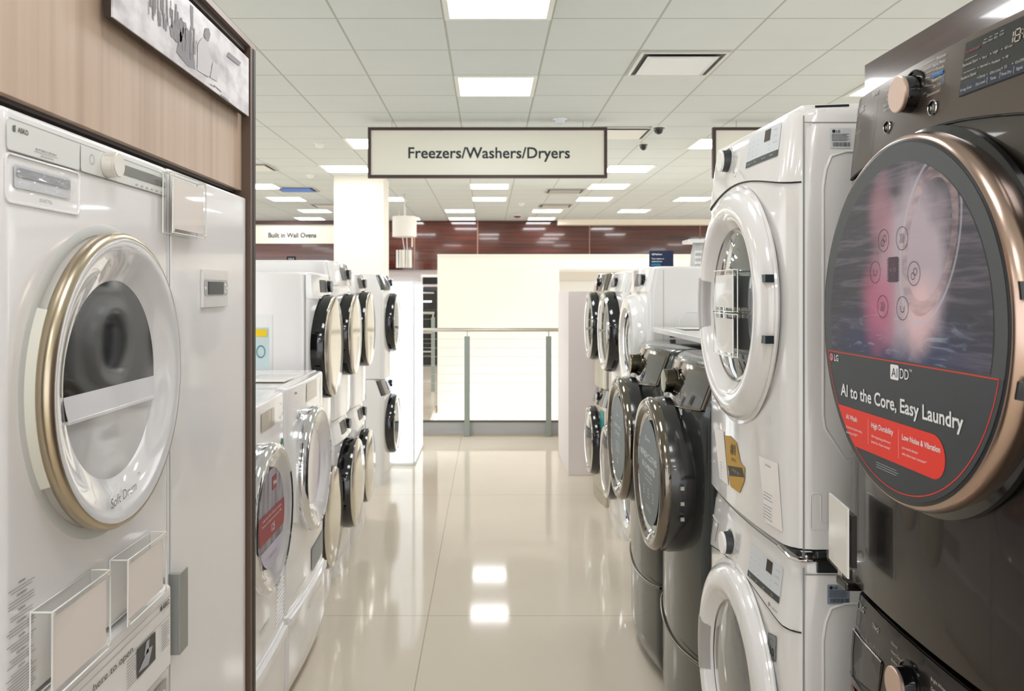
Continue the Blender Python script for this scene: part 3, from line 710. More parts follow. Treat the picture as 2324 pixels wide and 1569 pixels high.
q = MB(); n = 48; q.flat(circ(.0, .463, .165, n), sf(0)); mk('poster', q, PC, dr1)
def chord(cx, cz, r, zl, zh, n=14):
    p = [(cx+math.sqrt(r*r-(zl+(zh-zl)*k/n)**2), cz+zl+(zh-zl)*k/n) for k in range(n+1)]
    return p+[(cx-(x-cx), z) for x, z in p[::-1]]
q = MB(); q.flat(chord(0, .463, .165, -.06, .03), sf(.001)); q.flat([(.005, .553), (.06, .553), (.06, .598), (.005, .598)], sf(.001)); mk('poster_red_band', q, mat('crimson_print', (150, 34, 44), .45), dr1)
q = MB(); q.flat(chord(0, .463, .165, -.164, -.085), sf(.001)); mk('poster_white_foot', q, mat('lilac_print', (196, 188, 204), .45), dr1)
q = MB(); text(q, sf(.002), 'Miele', .033, .576, .015, 'c', bold=.0006); text(q, sf(.002), 'Long story short: 125 years of quality.', 0, .480, .008, 'c', wid=.24); text(q, sf(.002), 'Discover our limited time anniversary offers.', 0, .462, .008, 'c', wid=.25); text(q, sf(.002), '125', .01, .432, .026, 'c'); mk('poster_lettering', q, WINK, dr1)
q = MB(); 
for k in range(2): line2d(q, sf(.0024), [(-.04, .345-.007*k), (.06, .345-.007*k)], .0015)
mk('poster_fine_print', q, INKG, dr1)
h = M1.hit
BEIGED = mat('beige_display', (168, 156, 138), .25, coat=.5)
def patch_px(M, name, pxs, pys, m, eps=.002):
    xa = M.hit(pxs[0], sum(pys)/2)[0]; xb = M.hit(pxs[1], sum(pys)/2)[0]; xm = (pxs[0]+pxs[1])/2
    z1 = M.hit(xm, pys[0])[1]; z0 = M.hit(xm, pys[1])[1]
    return M.quad(name, min(xa, xb), max(xa, xb), z0, z1, m, eps)
patch_px(M1, 'display', (592, 622), (933, 975), BEIGED)
q = MB(); c = h(636, 932); ring2d(q, M1.on(), c[0], c[1], .026, .028); ring2d(q, M1.on(), *h(582, 1022), .014, .017); M1.part('dial_ring', q, GREYP)
q = MB(); c = h(648, 1000); c = (min(c[0], .264), c[1]); q.flat([(c[0]+.022*math.cos(a*PI/12), c[1]+.032*math.sin(a*PI/12)) for a in range(24)], M1.on(.002)); M1.part('green_sticker', q, mat('green_sticker', (40, 130, 84), .5))
q = MB(); c = (min(c[0], .264), c[1]); text(q, M1.on(.0028), 'A+++', c[0], c[1]+.01, .007, 'c'); text(q, M1.on(.0028), 'BEST', c[0], c[1]-.006, .006, 'c'); M1.part('sticker_lettering', q, WINK)
q = MB()
for k in range(12):
    zz = .03+.014*k; q.cyl((.155+.003*k, M1.surf(.2, zz)-.001, zz), (.275, M1.surf(.27, zz)-.001, zz), .0035, 8)
M1.part('vent_louvres', q, ENAMEL, 60)
q = MB(); c = h(600, 1430); text(q, M1.on(), '3D Clean Boost XL', .0, .1, .011, 'c', wid=.12); line2d(q, M1.on(), [(-.06, .085), (.06, .085)], .001); M1.part('panel_lettering', q, INKG)
q = MB(); text(q, P1.on(), 'Miele', P1.hit(600, 1550)[0], .14, .013, 'c'); P1.part('lettering', q, INKG)
P1.part('drawer_lip', MB().slab(P1.surf, -.29, .29, .315, .345, .012, 10, 2), ENAMEL, 30)
P2_ = pedestal(.752, 3.44, .70, .36, 'white drawer pedestal under the wider washer, next to the open floor', ENAMEL, 'L')
P2_.part('drawer_lip', MB().slab(P2_.surf, -.34, .34, .325, .35, .012, 10, 2), ENAMEL, 30)
q = MB(); text(q, P2_.on(), 'Miele', P2_.hit(702, 1376)[0], P2_.hit(702, 1376)[1], .013, 'c'); P2_.part('lettering', q, INKG)
M2 = Mach('front_loader_washer', 'wider white washer with empty chrome-rimmed door, second from the walnut cabinet', 'washer', 'L', .76, 3.44, .36, .698, .858, .7, ENAMEL, bow=.012, rc=.015, rt=.012, top=ENAMEL, group=gm)
dr2, y2 = miele_door(M2, .02, .486, .255, 'open')
h = M2.hit
patch_px(M2, 'display', (695, 718), (866, 906), BEIGED)
q = MB(); ring2d(q, M2.on(), *h(727, 878), .024, .026); M2.part('dial_ring', q, GREYP)
c = h(679, 943); M2.lathe('detergent_pull', *c, [(.032, -.002), (.034, .006), (.028, .008), (.026, .001), (0, .001)], CHROME, 32, sz=.6)
q = MB(); text(q, M2.on(), 'Miele', *h(671, 892), .011, 'c', bold=.0005); text(q, M2.on(), 'W1 Classic', *h(672, 912), .005, 'c'); M2.part('panel_lettering', q, INKG)
q = MB(); line2d(q, M2.on(.001), [(-.345, .668), (-.12, .668)], .0012); M2.part('panel_seam', q, LGREY)
q = MB()
for zz in (.62, .38): q.box(.02-.272, .02-.25, y2-.004, y2+.02, zz-.011, zz+.011)
M2.part('hinge_slot', q, BLACKM)
M2.part('hinge_cover', MB().slab(M2.surf, -.262, -.215, .33, .65, .014, 3, 4), WHITEP, 30)
patch_px(M2, 'photo_sticker', (706, 733), (1225, 1275), mat('sticker_photo', (120, 128, 134), .3), .003)
q = MB(); line2d(q, M2.on(.001), [(-.3, .17), (-.12, .17)], .0014); line2d(q, M2.on(.001), [(-.3, .05), (-.05, .05)], .0014); M2.part('flap_seam', q, LGREY)
# acrylic brochure holder standing on pedestal washer
bh = root('brochure_holder', 'clear acrylic leaflet holder with yellow-topped leaflet on the washer top', 'brochure holder', (sx(592, 3.55), 3.55, 1.2225), 0)
mk('acrylic_case', MB().box(-.05, .05, -.01, .012, 0, .26), ACRYL, bh, bevel=.002)
mk('leaflet', MB().box(-.036, .036, 0, .002, .02, .205), mat('leaflet_blue', (206, 222, 226), .5), bh)
mk('leaflet_heading', MB().box(-.026, .026, -.002, -.0005, .165, .197), mat('leaflet_yellow', (250, 214, 30), .5), bh)
q = MB(); ring2d(q, lambda x, z: -.0015, .0, .10, .022, .028, 24, .7); mk('leaflet_drawing', q, mat('leaflet_teal', (90, 150, 160), .5), bh)
tg = root('acrylic_tray', 'small flat clear acrylic tray lying on the wider washer top', 'tray', (-.86, 3.32, 1.2225))
mk('tray', MB().box(-.09, .07, -.1, .1, 0, .016), ACRYL, tg, bevel=.003); mk('card', MB().box(-.08, .06, -.09, .09, .004, .007), PAPER, tg)
# stacked pairs, mirrored doors
def simple(name, label, cat, side, Xf, Yc, z0, w, hh, body, door, R, cz, group=None, bow=.02, tilt=.03, knobx=.1, out=.055, ribs=False, con='white', cx=0):
    m = Mach(name, label, cat, side, Xf, Yc, z0, w, hh, .62, body, bow=bow, rc=.03, rt=.015, tilt=tilt, tz=.84, group=group)
    zc = hh*.845
    cm = {'white': WHITEP, 'black': BLACK, 'chrome': mat('polished_console', (120, 116, 112), .08, metal=.9), 'champ': mat('polished_console', (120, 116, 112), .08, metal=.9)}[con]
    m.part('control_panel', MB().slab(m.surf, -w/2+.006, w/2-.006, zc, hh-.012, .006, 16, 5), cm, 35)
    m.knob(knobx, (zc+hh)/2-.004, .03, .03, CHROME if con != 'white' else GREYP, BLACK, .036, CHROME)
    m.quad('display', knobx-.2, knobx-.06, zc+.03, hh-.035, DGREY if con == 'white' else mat('blue_display', (30, 60, 140), .2, coat=.6), .0085)
    y = m.surf(cx, cz)
    if door == 'mirror':
        d = m.lathe('door', cx, cz, [(R, -.02), (R, out*.6), (R*.97, out*.92)], BLACK)
        mk('door_face', MB().lathe(cx, cz, y, [(R*.97, out*.92), (R*.94, out), (R*.5, out+.004), (0, out+.005)], 64), MIRROR, d, 40)
        q = MB()
        for s in (-1, 1): q.box(cx-R*.99 if side == 'L' else cx+R*.9, cx-R*.9 if side == 'L' else cx+R*.99, y-out*.6, y-.005, cz+s*.09-.008, cz+s*.09+.008)
        mk('hinge', q, BLACKM, d)
    elif door == 'dark':
        d = m.lathe('door', cx, cz, [(R, -.02), (R*1.01, out*.5), (R*.96, out*.9)], BLACK)
        mk('door_rim', MB().lathe(cx, cz, y, [(R*.965, out*.85), (R*.94, out*1.02), (R*.84, out), (R*.82, out*.9)], 64), CHROME, d, 50)
        mk('door_window', MB().lathe(cx, cz, y, [(R*.83, out*.92), (R*.5, out*1.15), (0, out*1.25)], 64), GLASSD, d, 60)
    elif door == 'white':
        d = m.lathe('door', cx, cz, [(R, -.02), (R*1.0, out*.4), (R*.93, out*.95), (R*.72, out), (R*.64, out*.5)], WHITEP)
        mk('door_window', MB().lathe(cx, cz, y, [(R*.64, out*.45), (R*.3, out*.8), (0, out*.9)], 64), GLASSD, d, 60)
        mk('window_rim', MB().lathe(cx, cz, y, [(R*.66, out*.5), (R*.65, out*.7), (R*.61, out*.62)], 64), CHROME, d, 60)
    if z0 < .1:
        q = MB(); line2d(q, m.on(.001), [(-w/2+.03, .09), (w/2-.03, .09)], .002); m.part('kick_seam', q, INKG)
    if ribs:
        q = MB()
        for k in range(ribs):
            zz = .09+k*(hh-.16)/ribs
            q.box(-w/2-.011, -w/2+.002, .14, .42, zz, zz+.03)
        m.part('side_ribs', q, body, bevel=.003)
    return m
ga = 'stacked compact washer and dryer pairs, left of the aisle'
A1 = simple('front_loader_washer', 'lower white machine of the first mirrored-door stack, grey mirrored door near the floor', 'washer', 'L', .85, 4.17, 0, .60, .855, ENAMEL, 'mirror', .255, .446, ga)
A2 = simple('front_loader_dryer', 'upper white dryer of the first mirrored-door stack, nearest big black-rimmed door', 'dryer', 'L', .85, 4.17, .86, .60, .815, ENAMEL, 'mirror', .26, .446, ga, tilt=.01)
q = MB(); q.box(-.3015, -.299, .008, .012, .02, .8); A2.part('side_seam', q, INKG)
B1 = simple('front_loader_washer', 'lower white washer with silver domed door, second stack from the pedestal washers', 'washer', 'L', .85, 4.80, 0, .60, .87, WHITEP, 'mirror', .258, .475, ga, out=.075)
B2 = simple('front_loader_dryer', 'upper white dryer of the second mirrored stack, slightly taller', 'dryer', 'L', .85, 4.80, .875, .60, .88, WHITEP, 'mirror', .238, .46, ga, out=.06)
C1 = simple('front_loader_washer', 'lower white washer of the third mirrored stack, mostly hidden', 'washer', 'L', .85, 5.43, 0, .60, .85, WHITEP, 'mirror', .24, .44, ga)
C2 = simple('front_loader_dryer', 'upper white dryer of the third mirrored stack', 'dryer', 'L', .85, 5.43, .855, .60, .85, WHITEP, 'mirror', .248, .485, ga)
cx, cz = B1.hit(780, 1182); B1.quad('blue_sticker', cx-.035, cx+.03, cz-.035, cz+.035, mat('blue_sticker', (40, 130, 200), .4), .003)
cdt = root('tabletop_card', 'small black and white tent card on the second mirrored stack', 'card', (sx(661, 4.75), 4.75, 1.7555))
mk('card', MB().box(-.026, .026, 0, .01, 0, .03), BLACKM, cdt); q = MB(); text(q, lambda x, z: -.001, 'SALE', 0, .016, .012, 'c'); mk('lettering', q, WINK, cdt)
gd = 'last white stack on the left'
D1 = simple('front_loader_washer', 'lower white ribbed-side washer of the farthest left stack, blue-lit display', 'washer', 'L', .86, 7.01, 0, .60, .865, WHITEP, 'dark', .25, .468, gd, bow=.035, con='black', ribs=8, tilt=.05)
D2 = simple('front_loader_dryer', 'upper white dryer of the farthest left stack, spotted black display', 'dryer', 'L', .86, 7.01, .87, .60, .86, WHITEP, 'dark', .25, .45, gd, bow=.035, con='black', tilt=.05)
# ================================================================== RIGHT: black steel stack
BG = 'black steel laundry pair nearest on the right'
def lg_seam(zs, amp, w): return lambda x: zs+amp*max(0, math.cos(2*x/w*PI*.5*1.05))**1.2
def lg(name, label, cat, Xf, Yc, z0, body, paneln, group, hh=.985, w=.686, bow=.022, tilt=.018, rc=.045):
    m = Mach(name, label, cat, 'R', Xf, Yc, z0, w, hh, .76, body, bow=bow, rc=rc, rt=(.018 if body is PEARL else .007), tilt=tilt, tz=.84, group=group)
    zs = hh-.165
    m.seam = lg_seam(zs, .038, w)
    m.part('control_panel', MB().slab(m.surf, -w/2+.0005, w/2-.0005, m.seam, hh-(.006 if body is PEARL else .0025), .0035, 36, 8), paneln, 35)
    q = MB(); n = 40
    n = 90; xx = [-w/2+.0056+(w-.0112)*k/n for k in range(n+1)]; q.tube([(x, m.surf(x, m.seam(x))-.0018, m.seam(x)-.002) for x in xx], .0018, 6); m.part('panel_seam', q, BLACKM, 60)
    return m
K2 = lg('front_loader_dryer', 'black steel dryer with round promotional poster covering its door, nearest on the right', 'dryer', .748, 1.364, .99, BSTEEL, mat('brown_steel_panel', (92, 83, 75), .3, metal=.8), BG, hh=.988, rc=.018)
K1 = lg('front_loader_washer', 'black steel washer under the poster dryer, only its control panel in view', 'washer', .748, 1.364, 0, BSTEEL, BSTEELD, BG, hh=.965, rc=.018)
# dryer door
kc = (0, .542); KX = .678; yk = K2.surf(*kc); out = (.748+yk)-KX
d = K2.lathe('door', *kc, [(.318, -.004), (.318, .006), (.306, .010), (.300, .012)], BLACK, 96)
mk('door_rim', MB().lathe(*kc, yk, [(.302, .006), (.308, .022), (.3085, out*.62), (.3055, out*.84), (.300, out*.99), (.2975, out)], 128), ROSE, d, 60)
mk('door_bezel', MB().lathe(*kc, yk, [(.2975, out-.0006), (.2955, out+.0003), (.286, out+.0006)], 128), mat('bezel_dark', (34, 34, 36), .25), d, 60)
q = MB()
for zz in (.562, .432): q.box(.292, .316, yk-out*.86, yk-.012, zz-.012+.03, zz+.012+.03)
mk('hinge_slot', q, BLACK, d)
# poster disc with printed artwork
ART = mat('poster_artwork', (60, 60, 70), .38); N, L, bb = nodes(ART)
tc = N.new('ShaderNodeTexCoord'); spx = N.new('ShaderNodeSeparateXYZ'); L.new(tc.outputs['Object'], spx.inputs[0])
def nmath(op, a, b2=None, c2=None):
    n = N.new('ShaderNodeMath'); n.operation = op
    for i, s_ in enumerate((a, b2, c2)):
        if s_ is None: continue
        if isinstance(s_, (int, float)): n.inputs[i].default_value = s_
        else: L.new(s_, n.inputs[i])
    return n.outputs[0]
def nramp(inp, stops):
    r_ = N.new('ShaderNodeValToRGB'); L.new(inp, r_.inputs[0]); e = r_.color_ramp.elements
    e[0].position = stops[0][0]; e[0].color = s2l(stops[0][1])+(1,); e[1].position = stops[-1][0]; e[1].color = s2l(stops[-1][1])+(1,)
    for p, c in stops[1:-1]: x = e.new(p); x.color = s2l(c)+(1,)
    return r_.outputs[0]
def nmix(f, a, b2):
    n = N.new('ShaderNodeMix'); n.data_type = 'RGBA'
    if isinstance(f, (int, float)): n.inputs[0].default_value = f
    else: L.new(f, n.inputs[0])
    for i, s_ in ((6, a), (7, b2)):
        if isinstance(s_, tuple): n.inputs[i].default_value = s2l(s_)+(1,)
        else: L.new(s_, n.inputs[i])
    return n.outputs[2]
def nnoise(scale, sc3, det=5, dist=0):
    mp = N.new('ShaderNodeMapping'); mp.inputs['Scale'].default_value = sc3; no = N.new('ShaderNodeTexNoise'); no.inputs['Scale'].default_value = scale; no.inputs['Detail'].default_value = det; no.inputs['Distortion'].default_value = dist
    L.new(tc.outputs['Object'], mp.inputs[0]); L.new(mp.outputs[0], no.inputs['Vector']); return no.outputs['Fac']
def blob(cx, cz, a, b2, rot=0, soft=.35, wob=None):
    dx = nmath('SUBTRACT', spx.outputs[0], cx); dz = nmath('SUBTRACT', spx.outputs[2], cz)
    c, s_ = math.cos(rot), math.sin(rot)
    u = nmath('DIVIDE', nmath('ADD', nmath('MULTIPLY', dx, c), nmath('MULTIPLY', dz, s_)), a)
    v = nmath('DIVIDE', nmath('SUBTRACT', nmath('MULTIPLY', dz, c), nmath('MULTIPLY', dx, s_)), b2)
    r_ = nmath('SQRT', nmath('ADD', nmath('MULTIPLY', u, u), nmath('MULTIPLY', v, v)))
    if wob is not None: r_ = nmath('ADD', r_, nmath('MULTIPLY', nmath('SUBTRACT', wob, .5), .5))
    mr = N.new('ShaderNodeMapRange'); mr.interpolation_type = 'SMOOTHSTEP'; L.new(r_, mr.inputs[0]); mr.inputs[1].default_value = 1-soft; mr.inputs[2].default_value = 1; mr.inputs[3].default_value = 1; mr.inputs[4].default_value = 0
    return mr.outputs[0], r_
streak = nnoise(2.0, (3, 3, 34), 5); wob = nnoise(14, (1, 1, 1), 4)
base = nramp(streak, [(.34, (22, 20, 32)), (.5, (42, 38, 50)), (.62, (88, 78, 90)), (.72, (46, 42, 56))])
low = blob(0, .47, .34, .15, 0, .9)[0]
base = nmix(nmath('MULTIPLY', low, .85), base, (24, 44, 92))
def UV(px, py):
    Y = KX*F/(px-PX); return 1.364-Y, HC-(py-PY)/F*Y-.99
c1 = UV(2060, 610); c2 = UV(1995, 480); c3 = UV(1990, 720); c4 = UV(2110, 560); c5 = UV(2090, 720)
f_, r_ = blob(c1[0]+.01, c1[1], .14, .18, -.25, .5, wob); base = nmix(nmath('MULTIPLY', f_, .85), base, (188, 172, 182))
f_, _ = blob(c2[0]+.01, c2[1]-.01, .065, .10, -.1, .8, wob); base = nmix(nmath('MULTIPLY', f_, .65), base, (176, 124, 138))
f_, _ = blob(c3[0]+.01, c3[1]+.02, .085, .12, .1, .9, wob); base = nmix(nmath('MULTIPLY', f_, .85), base, (186, 92, 126))
f_, _ = blob(c5[0], c5[1]+.005, .06, .085, -.3, .7, wob); base = nmix(nmath('MULTIPLY', f_, .8), base, (228, 188, 190))
f_, _ = blob(UV(2020, 640)[0], UV(2020, 640)[1], .03, .16, .0, .8, wob); base = nmix(nmath('MULTIPLY', f_, .3), base, (176, 74, 112))
f_, rr = blob(c4[0], c4[1]+.01, .075, .125, -.35, .3)
band = nmath('MULTIPLY', nmath('GREATER_THAN', rr, .78), nmath('LESS_THAN', rr, .98)); ribs = nnoise(34, (1, 1, 2.4), 1)
base = nmix(nmath('MULTIPLY', band, .42), base, nramp(ribs, [(.35, (128, 98, 104)), (.65, (196, 168, 164))]))
outl = nmath('MULTIPLY', nmath('GREATER_THAN', rr, 1.04), nmath('LESS_THAN', rr, 1.10)); base = nmix(nmath('MULTIPLY', outl, .45), base, (196, 190, 200))
wisp = nnoise(5, (2, 2, 9), 7, 1.6); wm = nramp(wisp, [(.58, (0, 0, 0)), (.72, (255, 255, 255))])
base = nmix(nmath('MULTIPLY', nmath('MULTIPLY', wm, low), .6), base, (190, 206, 226))
L.new(base, bb.inputs['Base Color'])
pf = lambda e: (lambda x, z: yk-out-.001-e)
q = MB(); q.lathe(*kc, yk-out, [(.292, 0), (.292, .001), (0, .001)], 128)
po = mk('poster', q, mat('poster_slate', (46, 50, 54), .42), K2.root)
q = MB(); q.flat(circ(kc[0], kc[1], .2915, 96), pf(.0004)); 
bz = mk('poster_border', q, mat('poster_grey', (64, 67, 67), .45), po)
zl = -.068
def upper(r, zlo, n=60):
    a0 = math.asin(zlo/r); return [(kc[0]+r*math.cos(a0+(PI-2*a0)*k/n), kc[1]+r*math.sin(a0+(PI-2*a0)*k/n)) for k in range(n+1)]
q = MB(); q.flat(upper(.262, zl+.004), pf(.0009)); mk('poster_picture', q, ART, po)
def lower(r, zlo, n=60):
    a0 = math.asin(zlo/r); return [(kc[0]+r*math.cos(PI-a0+(PI+2*a0)*k/n), kc[1]+r*math.sin(PI-a0+(PI+2*a0)*k/n)) for k in range(n+1)]
q = MB(); q.flat(lower(.2915, zl), pf(.0008)); mk('poster_caption_field', q, mat('poster_slate', (46, 50, 54), .42), po)
q = MB(); lp = lower(.282, zl); line2d(q, pf(.0012), lp+[lp[0]], .0016); mk('poster_red_outline', q, REDI, po)
# red band: clipped to circle left, rounded right
bt, bbm = -.168, -.236; rr_ = .034; R_ = .282; xr = .146
pts = [(kc[0]-math.sqrt(R_*R_-(bt+(bbm-bt)*k/10)**2), kc[1]+bt+(bbm-bt)*k/10) for k in range(11)]
pts += [(xr-rr_+rr_*math.cos(-PI/2+PI*k/14), kc[1]+(bt+bbm)/2+rr_*math.sin(-PI/2+PI*k/14)) for k in range(15)]
q = MB(); q.flat(pts, pf(.0014)); mk('poster_red_band', q, REDI, po)
def T(q, t, px0, px1, py, hpx_m, e, anchor='l', bold=0):
    a = UV(px0, py); b_ = UV(px1, py); text(q, pf(e), t, a[0], 0, hpx_m, 'l', wid=b_[0]-a[0], bold=bold)
q = MB(); zz = kc[1]
text(q, pf(.0016), 'LG', -.245, zz-.080, .0125, 'l', bold=.0006)
text(q, pf(.0016), 'DD', .012, zz-.085, .0175, 'l', wid=.028); text(q, pf(.0016), 'TM', .042, zz-.078, .0045, 'l')
q.flat(rrect(-.020, .008, zz-.098, zz-.073, .003), pf(.0016))
text(q, pf(.0016), 'AI to the Core, Easy Laundry', -.214, zz-.138, .0235, 'l', wid=.405, bold=.0011)
text(q, pf(.0020), 'AI Wash', -.190, zz-.186, .0095, 'l', bold=.0004); text(q, pf(.0020), 'High Durability', -.088, zz-.186, .0095, 'l', bold=.0004, wid=.078); text(q, pf(.0020), 'Low Noise & Vibration', .02, zz-.188, .0095, 'l', bold=.0004, wid=.113)
for x, a_, b_ in ((-.190, 'AI-enhanced optimal washing', 'powered by AI DD™'), (-.088, 'Offer long-lasting performance,', 'backed by a 10-year warranty*'), (.02, 'Low noise & vibration', 'with a direct motor connection**')):
    text(q, pf(.0020), a_, x, zz-.205, .0045, 'l', squeeze=.9); text(q, pf(.0020), b_, x, zz-.215, .0045, 'l', squeeze=.9)
line2d(q, pf(.0020), [(-.1, zz-.178), (-.1, zz-.222)], .0006); line2d(q, pf(.0020), [(.008, zz-.178), (.008, zz-.226)], .0006)
for k in range(3): line2d(q, pf(.0016), [(-.07, zz-.248-.004*k), (.0+.006*(k % 2), zz-.248-.004*k)], .0005)
mk('poster_lettering', q, WINK, po)
q = MB(); text(q, pf(.0019), 'AI', -.006, zz-.0855, .016, 'c', wid=.02); 
mk('poster_badge_lettering', q, mat('poster_slate', (46, 50, 54), .42), po)
q = MB(); cl = (-.257, zz-.080); q.flat(circ(*cl, .0085, 24), pf(.0016)); mk('poster_logo_disc', q, mat('logo_crimson', (176, 30, 60), .4), po)
q = MB()
ring2d(q, pf(.0019), *cl, .0055, .0063, 20); line2d(q, pf(.0019), [(cl[0], cl[1]+.003), (cl[0], cl[1]-.003), (cl[0]+.003, cl[1]-.003)], .0009); mk('poster_logo_mark', q, WINK, po)
q = MB(); dk = MB()
for px, py in ((2050, 541), (2008, 546), (1989, 618), (2077, 621), (2006, 696), (2051, 700)):
    c = UV(px, py); ring2d(q, pf(.0014), *c, .0185, .0195, 28)
    k = (px*7+py) % 3
    if k == 0: line2d(q, pf(.0014), [(c[0]-.007, c[1]+.004), (c[0]-.004, c[1]-.006), (c[0]+.004, c[1]-.006), (c[0]+.007, c[1]+.004)], .0013)
    elif k == 1: ring2d(q, pf(.0014), c[0]-.003, c[1]-.004, .005, .006, 16); ring2d(q, pf(.0014), c[0]+.004, c[1]+.003, .005, .006, 16)
    else:
        for j in (-1, 0, 1): line2d(q, pf(.0014), [(c[0]+.005*j-.002, c[1]-.008), (c[0]+.005*j+.002, c[1]), (c[0]+.005*j-.001, c[1]+.008)], .0011)
c = UV(2030, 612)
q.flat(rrect(c[0]-.0165, c[0]+.0165, c[1]-.021, c[1]+.021, .002), pf(.0014))
for k in range(11):
    z_ = c[1]-.018+.0036*k; line2d(q, pf(.0014), [(c[0]-.021, z_), (c[0]-.0165, z_)], .0013); line2d(q, pf(.0014), [(c[0]+.0165, z_), (c[0]+.021, z_)], .0013)
mk('poster_icons', q, mat('icon_dark', (72, 46, 62), .5), po)
q = MB(); ring2d(q, pf(.0017), *c, .010, .0106, 4); text(q, pf(.0018), 'AI DD', *c, .006, 'c'); mk('poster_chip_mark', q, mat('chip_light', (140, 120, 130), .5), po)
# upper panel details
h = K2.hit; E = .0035
kp = h(2071, 212, .004); K2.knob(kp[0], kp[1]-.002, .0315, .032, ROSEC, BLACK, .042, mat('dark_ring', (60, 58, 56), .06, metal=.9))
def pushb(M, c, r, s='▷‖'):
    y = M.surf(*c)-.0035
    o = mk('push_button', MB().lathe(*c, y, [(r, -.001), (r, .002), (r*.9, .003), (r*.86, .0005), (0, .001)], 32), BSTEELD, M.root, 40)
    q = MB(); q.lathe(*c, y, [(r*1.0, .0008), (r*1.06, .002), (r*1.0, .0035), (r*.93, .0025)], 32); mk('button_ring', q, CHROME, o, 40)
    q = MB(); fn = lambda x, z: y-.0024
    q.flat([(c[0]-r*.45, c[1]-r*.35), (c[0], c[1]), (c[0]-r*.45, c[1]+r*.35)], fn); q.flat([(c[0]+r*.1, c[1]-r*.35), (c[0]+r*.2, c[1]-r*.35), (c[0]+r*.2, c[1]+r*.35), (c[0]+r*.1, c[1]+r*.35)], fn); q.flat([(c[0]+r*.35, c[1]-r*.35), (c[0]+r*.45, c[1]-r*.35), (c[0]+r*.45, c[1]+r*.35), (c[0]+r*.35, c[1]+r*.35)], fn)
    mk('button_symbol', q, SINK, o)
pushb(K2, h(2118, 245, .004), .0125); pushb(K2, h(2015, 289, .004), .0115)
on = K2.on
dA = h(2193, 101, .004); dB = h(2176, 221, .004)
K2.part('display', MB().patch(on(.0045), dB[0], .325, dB[1], dA[1]+.002, 14, 6, skew=dA[0]-dB[0]), mat('display_black', (24, 25, 27), .12, coat=.6), 40)
K2.part('display_touch_bar', MB().patch(on(.0052), dB[0]+.001, .325, dB[1]+.001, dB[1]+.017, 14, 2, skew=.002), mat('touch_bar', (42, 48, 62), .2), 40)
q = MB(); f1 = on(.0062)
def TL(q, M, t, px, py, hh, anchor='l', wid=None, bold=0, eps=.0048, rot=0):
    c = M.hit(px, py, .004); text(q, M.on(eps), t, c[0], c[1], hh, anchor, wid=wid, bold=bold, rot=rot)
for t, px, py, hh in (('Delicates', 2148, 122, .0055), ('Perm. Press', 2146, 136, .0055), ('Towels', 2143, 149, .0055), ('Speed Dry', 2140, 172, .0055), ('Air Dry', 2137, 188, .0055), ('Downloaded', 2134, 204, .0055)):
    TL(q, K2, t, px, py, hh, 'r')
for (a, b_) in (((2089, 152), (2122, 134)), ((2097, 160), (2115, 150)), ((2099, 168), (2128, 156)), ((2100, 178), (2111, 176)), ((2098, 196), (2120, 192)), ((2096, 214), (2104, 210))):
    line2d(q, on(.0048), [h(*a, .004), h(*b_, .004)], .0006)
for i, t in enumerate(('Normal', 'Heavy Duty', 'Bedding', 'Sanitary', 'Steam Fresh', 'Steam San.')):
    c = h(2030-1.3*i*1.2, 188+11.5*i, .004); text(q, on(.0048), t, c[0], c[1]+.003, .0055, 'r')
TL(q, K2, 'ThinQ', 1980, 216, .0085, 'l', bold=.0004)
text(q, on(.0048), 'LG', -.303, .958, .012, 'l', bold=.0006); text(q, on(.0048), 'Sensor Dry', -.320, .914, .0055, 'l')
c = (-.315, .958); ring2d(q, on(.0048), c[0], c[1], .0075, .009); 
c = h(1980, 266, .004); line2d(q, on(.0048), [(c[0]-.012, c[1]), (c[0]-.002, c[1]+.008), (c[0]-.002, c[1]-.004), (c[0]-.012, c[1])], .0006); line2d(q, on(.0048), [(c[0]+.002, c[1]-.006), (c[0]+.002, c[1]+.008), (c[0]+.010, c[1]+.008), (c[0]+.010, c[1]-.006), (c[0]+.002, c[1]-.006)], .0006)
# inside the display
for t, px, py, hh in (('Remote Start', 2205, 142, .005), ('Reduce Static', 2201, 172, .005), ('Very', 2237, 129, .0042), ('Normal', 2236, 148, .0042), ('Damp', 2232, 172, .0042), ('High', 2262, 117, .0042), ('Medium', 2263, 139, .0042), ('Ultra Low', 2262, 161, .0042), ('60 min', 2292, 105, .0042), ('40', 2288, 128, .0042), ('20', 2285, 151, .0042), ('On/Off', 2317, 138, .0042), ('Flow', 2238, 96, .0034), ('Clean', 2250, 90, .0034), ('Dry', 2263, 84, .0034), ('Cool', 2276, 77, .0034)):
    TL(q, K2, t, px, py, hh, 'c', eps=.0058)
    c = h(px, py, .004)
    if hh == .0042: q.flat(circ(c[0]-.004-.0016*len(t), c[1], .001, 8), on(.0058))
    elif hh == .0034: line2d(q, on(.0058), [(c[0]-.003, c[1]+.0045), (c[0]+.004, c[1]+.0045)], .0007)
    else: line2d(q, on(.0058), [(c[0]-.015, c[1]+.0075), (c[0]+.015, c[1]+.0075)], .0006)
for t, px in (('Energy Saver', 2197), ('Dry Level', 2228), ('Temp.', 2256), ('Time Dry', 2284), ('Signal', 2313)):
    c = h(px, 190, .004); text(q, on(.0062), t, c[0], dB[1]+.009, .0044, 'c', squeeze=.9)
for px in (2243, 2271, 2301): c = h(px, 185, .004); line2d(q, on(.0062), [(c[0], dB[1]+.004), (c[0], dB[1]+.014)], .0006)
K2.part('panel_lettering', q, SINK)
q = MB(); TL(q, K2, 'MANUAL DRY', 2128, 168, .0042, 'c', eps=.0054); K2.part('programme_tag_lettering', q, BSTEELD)
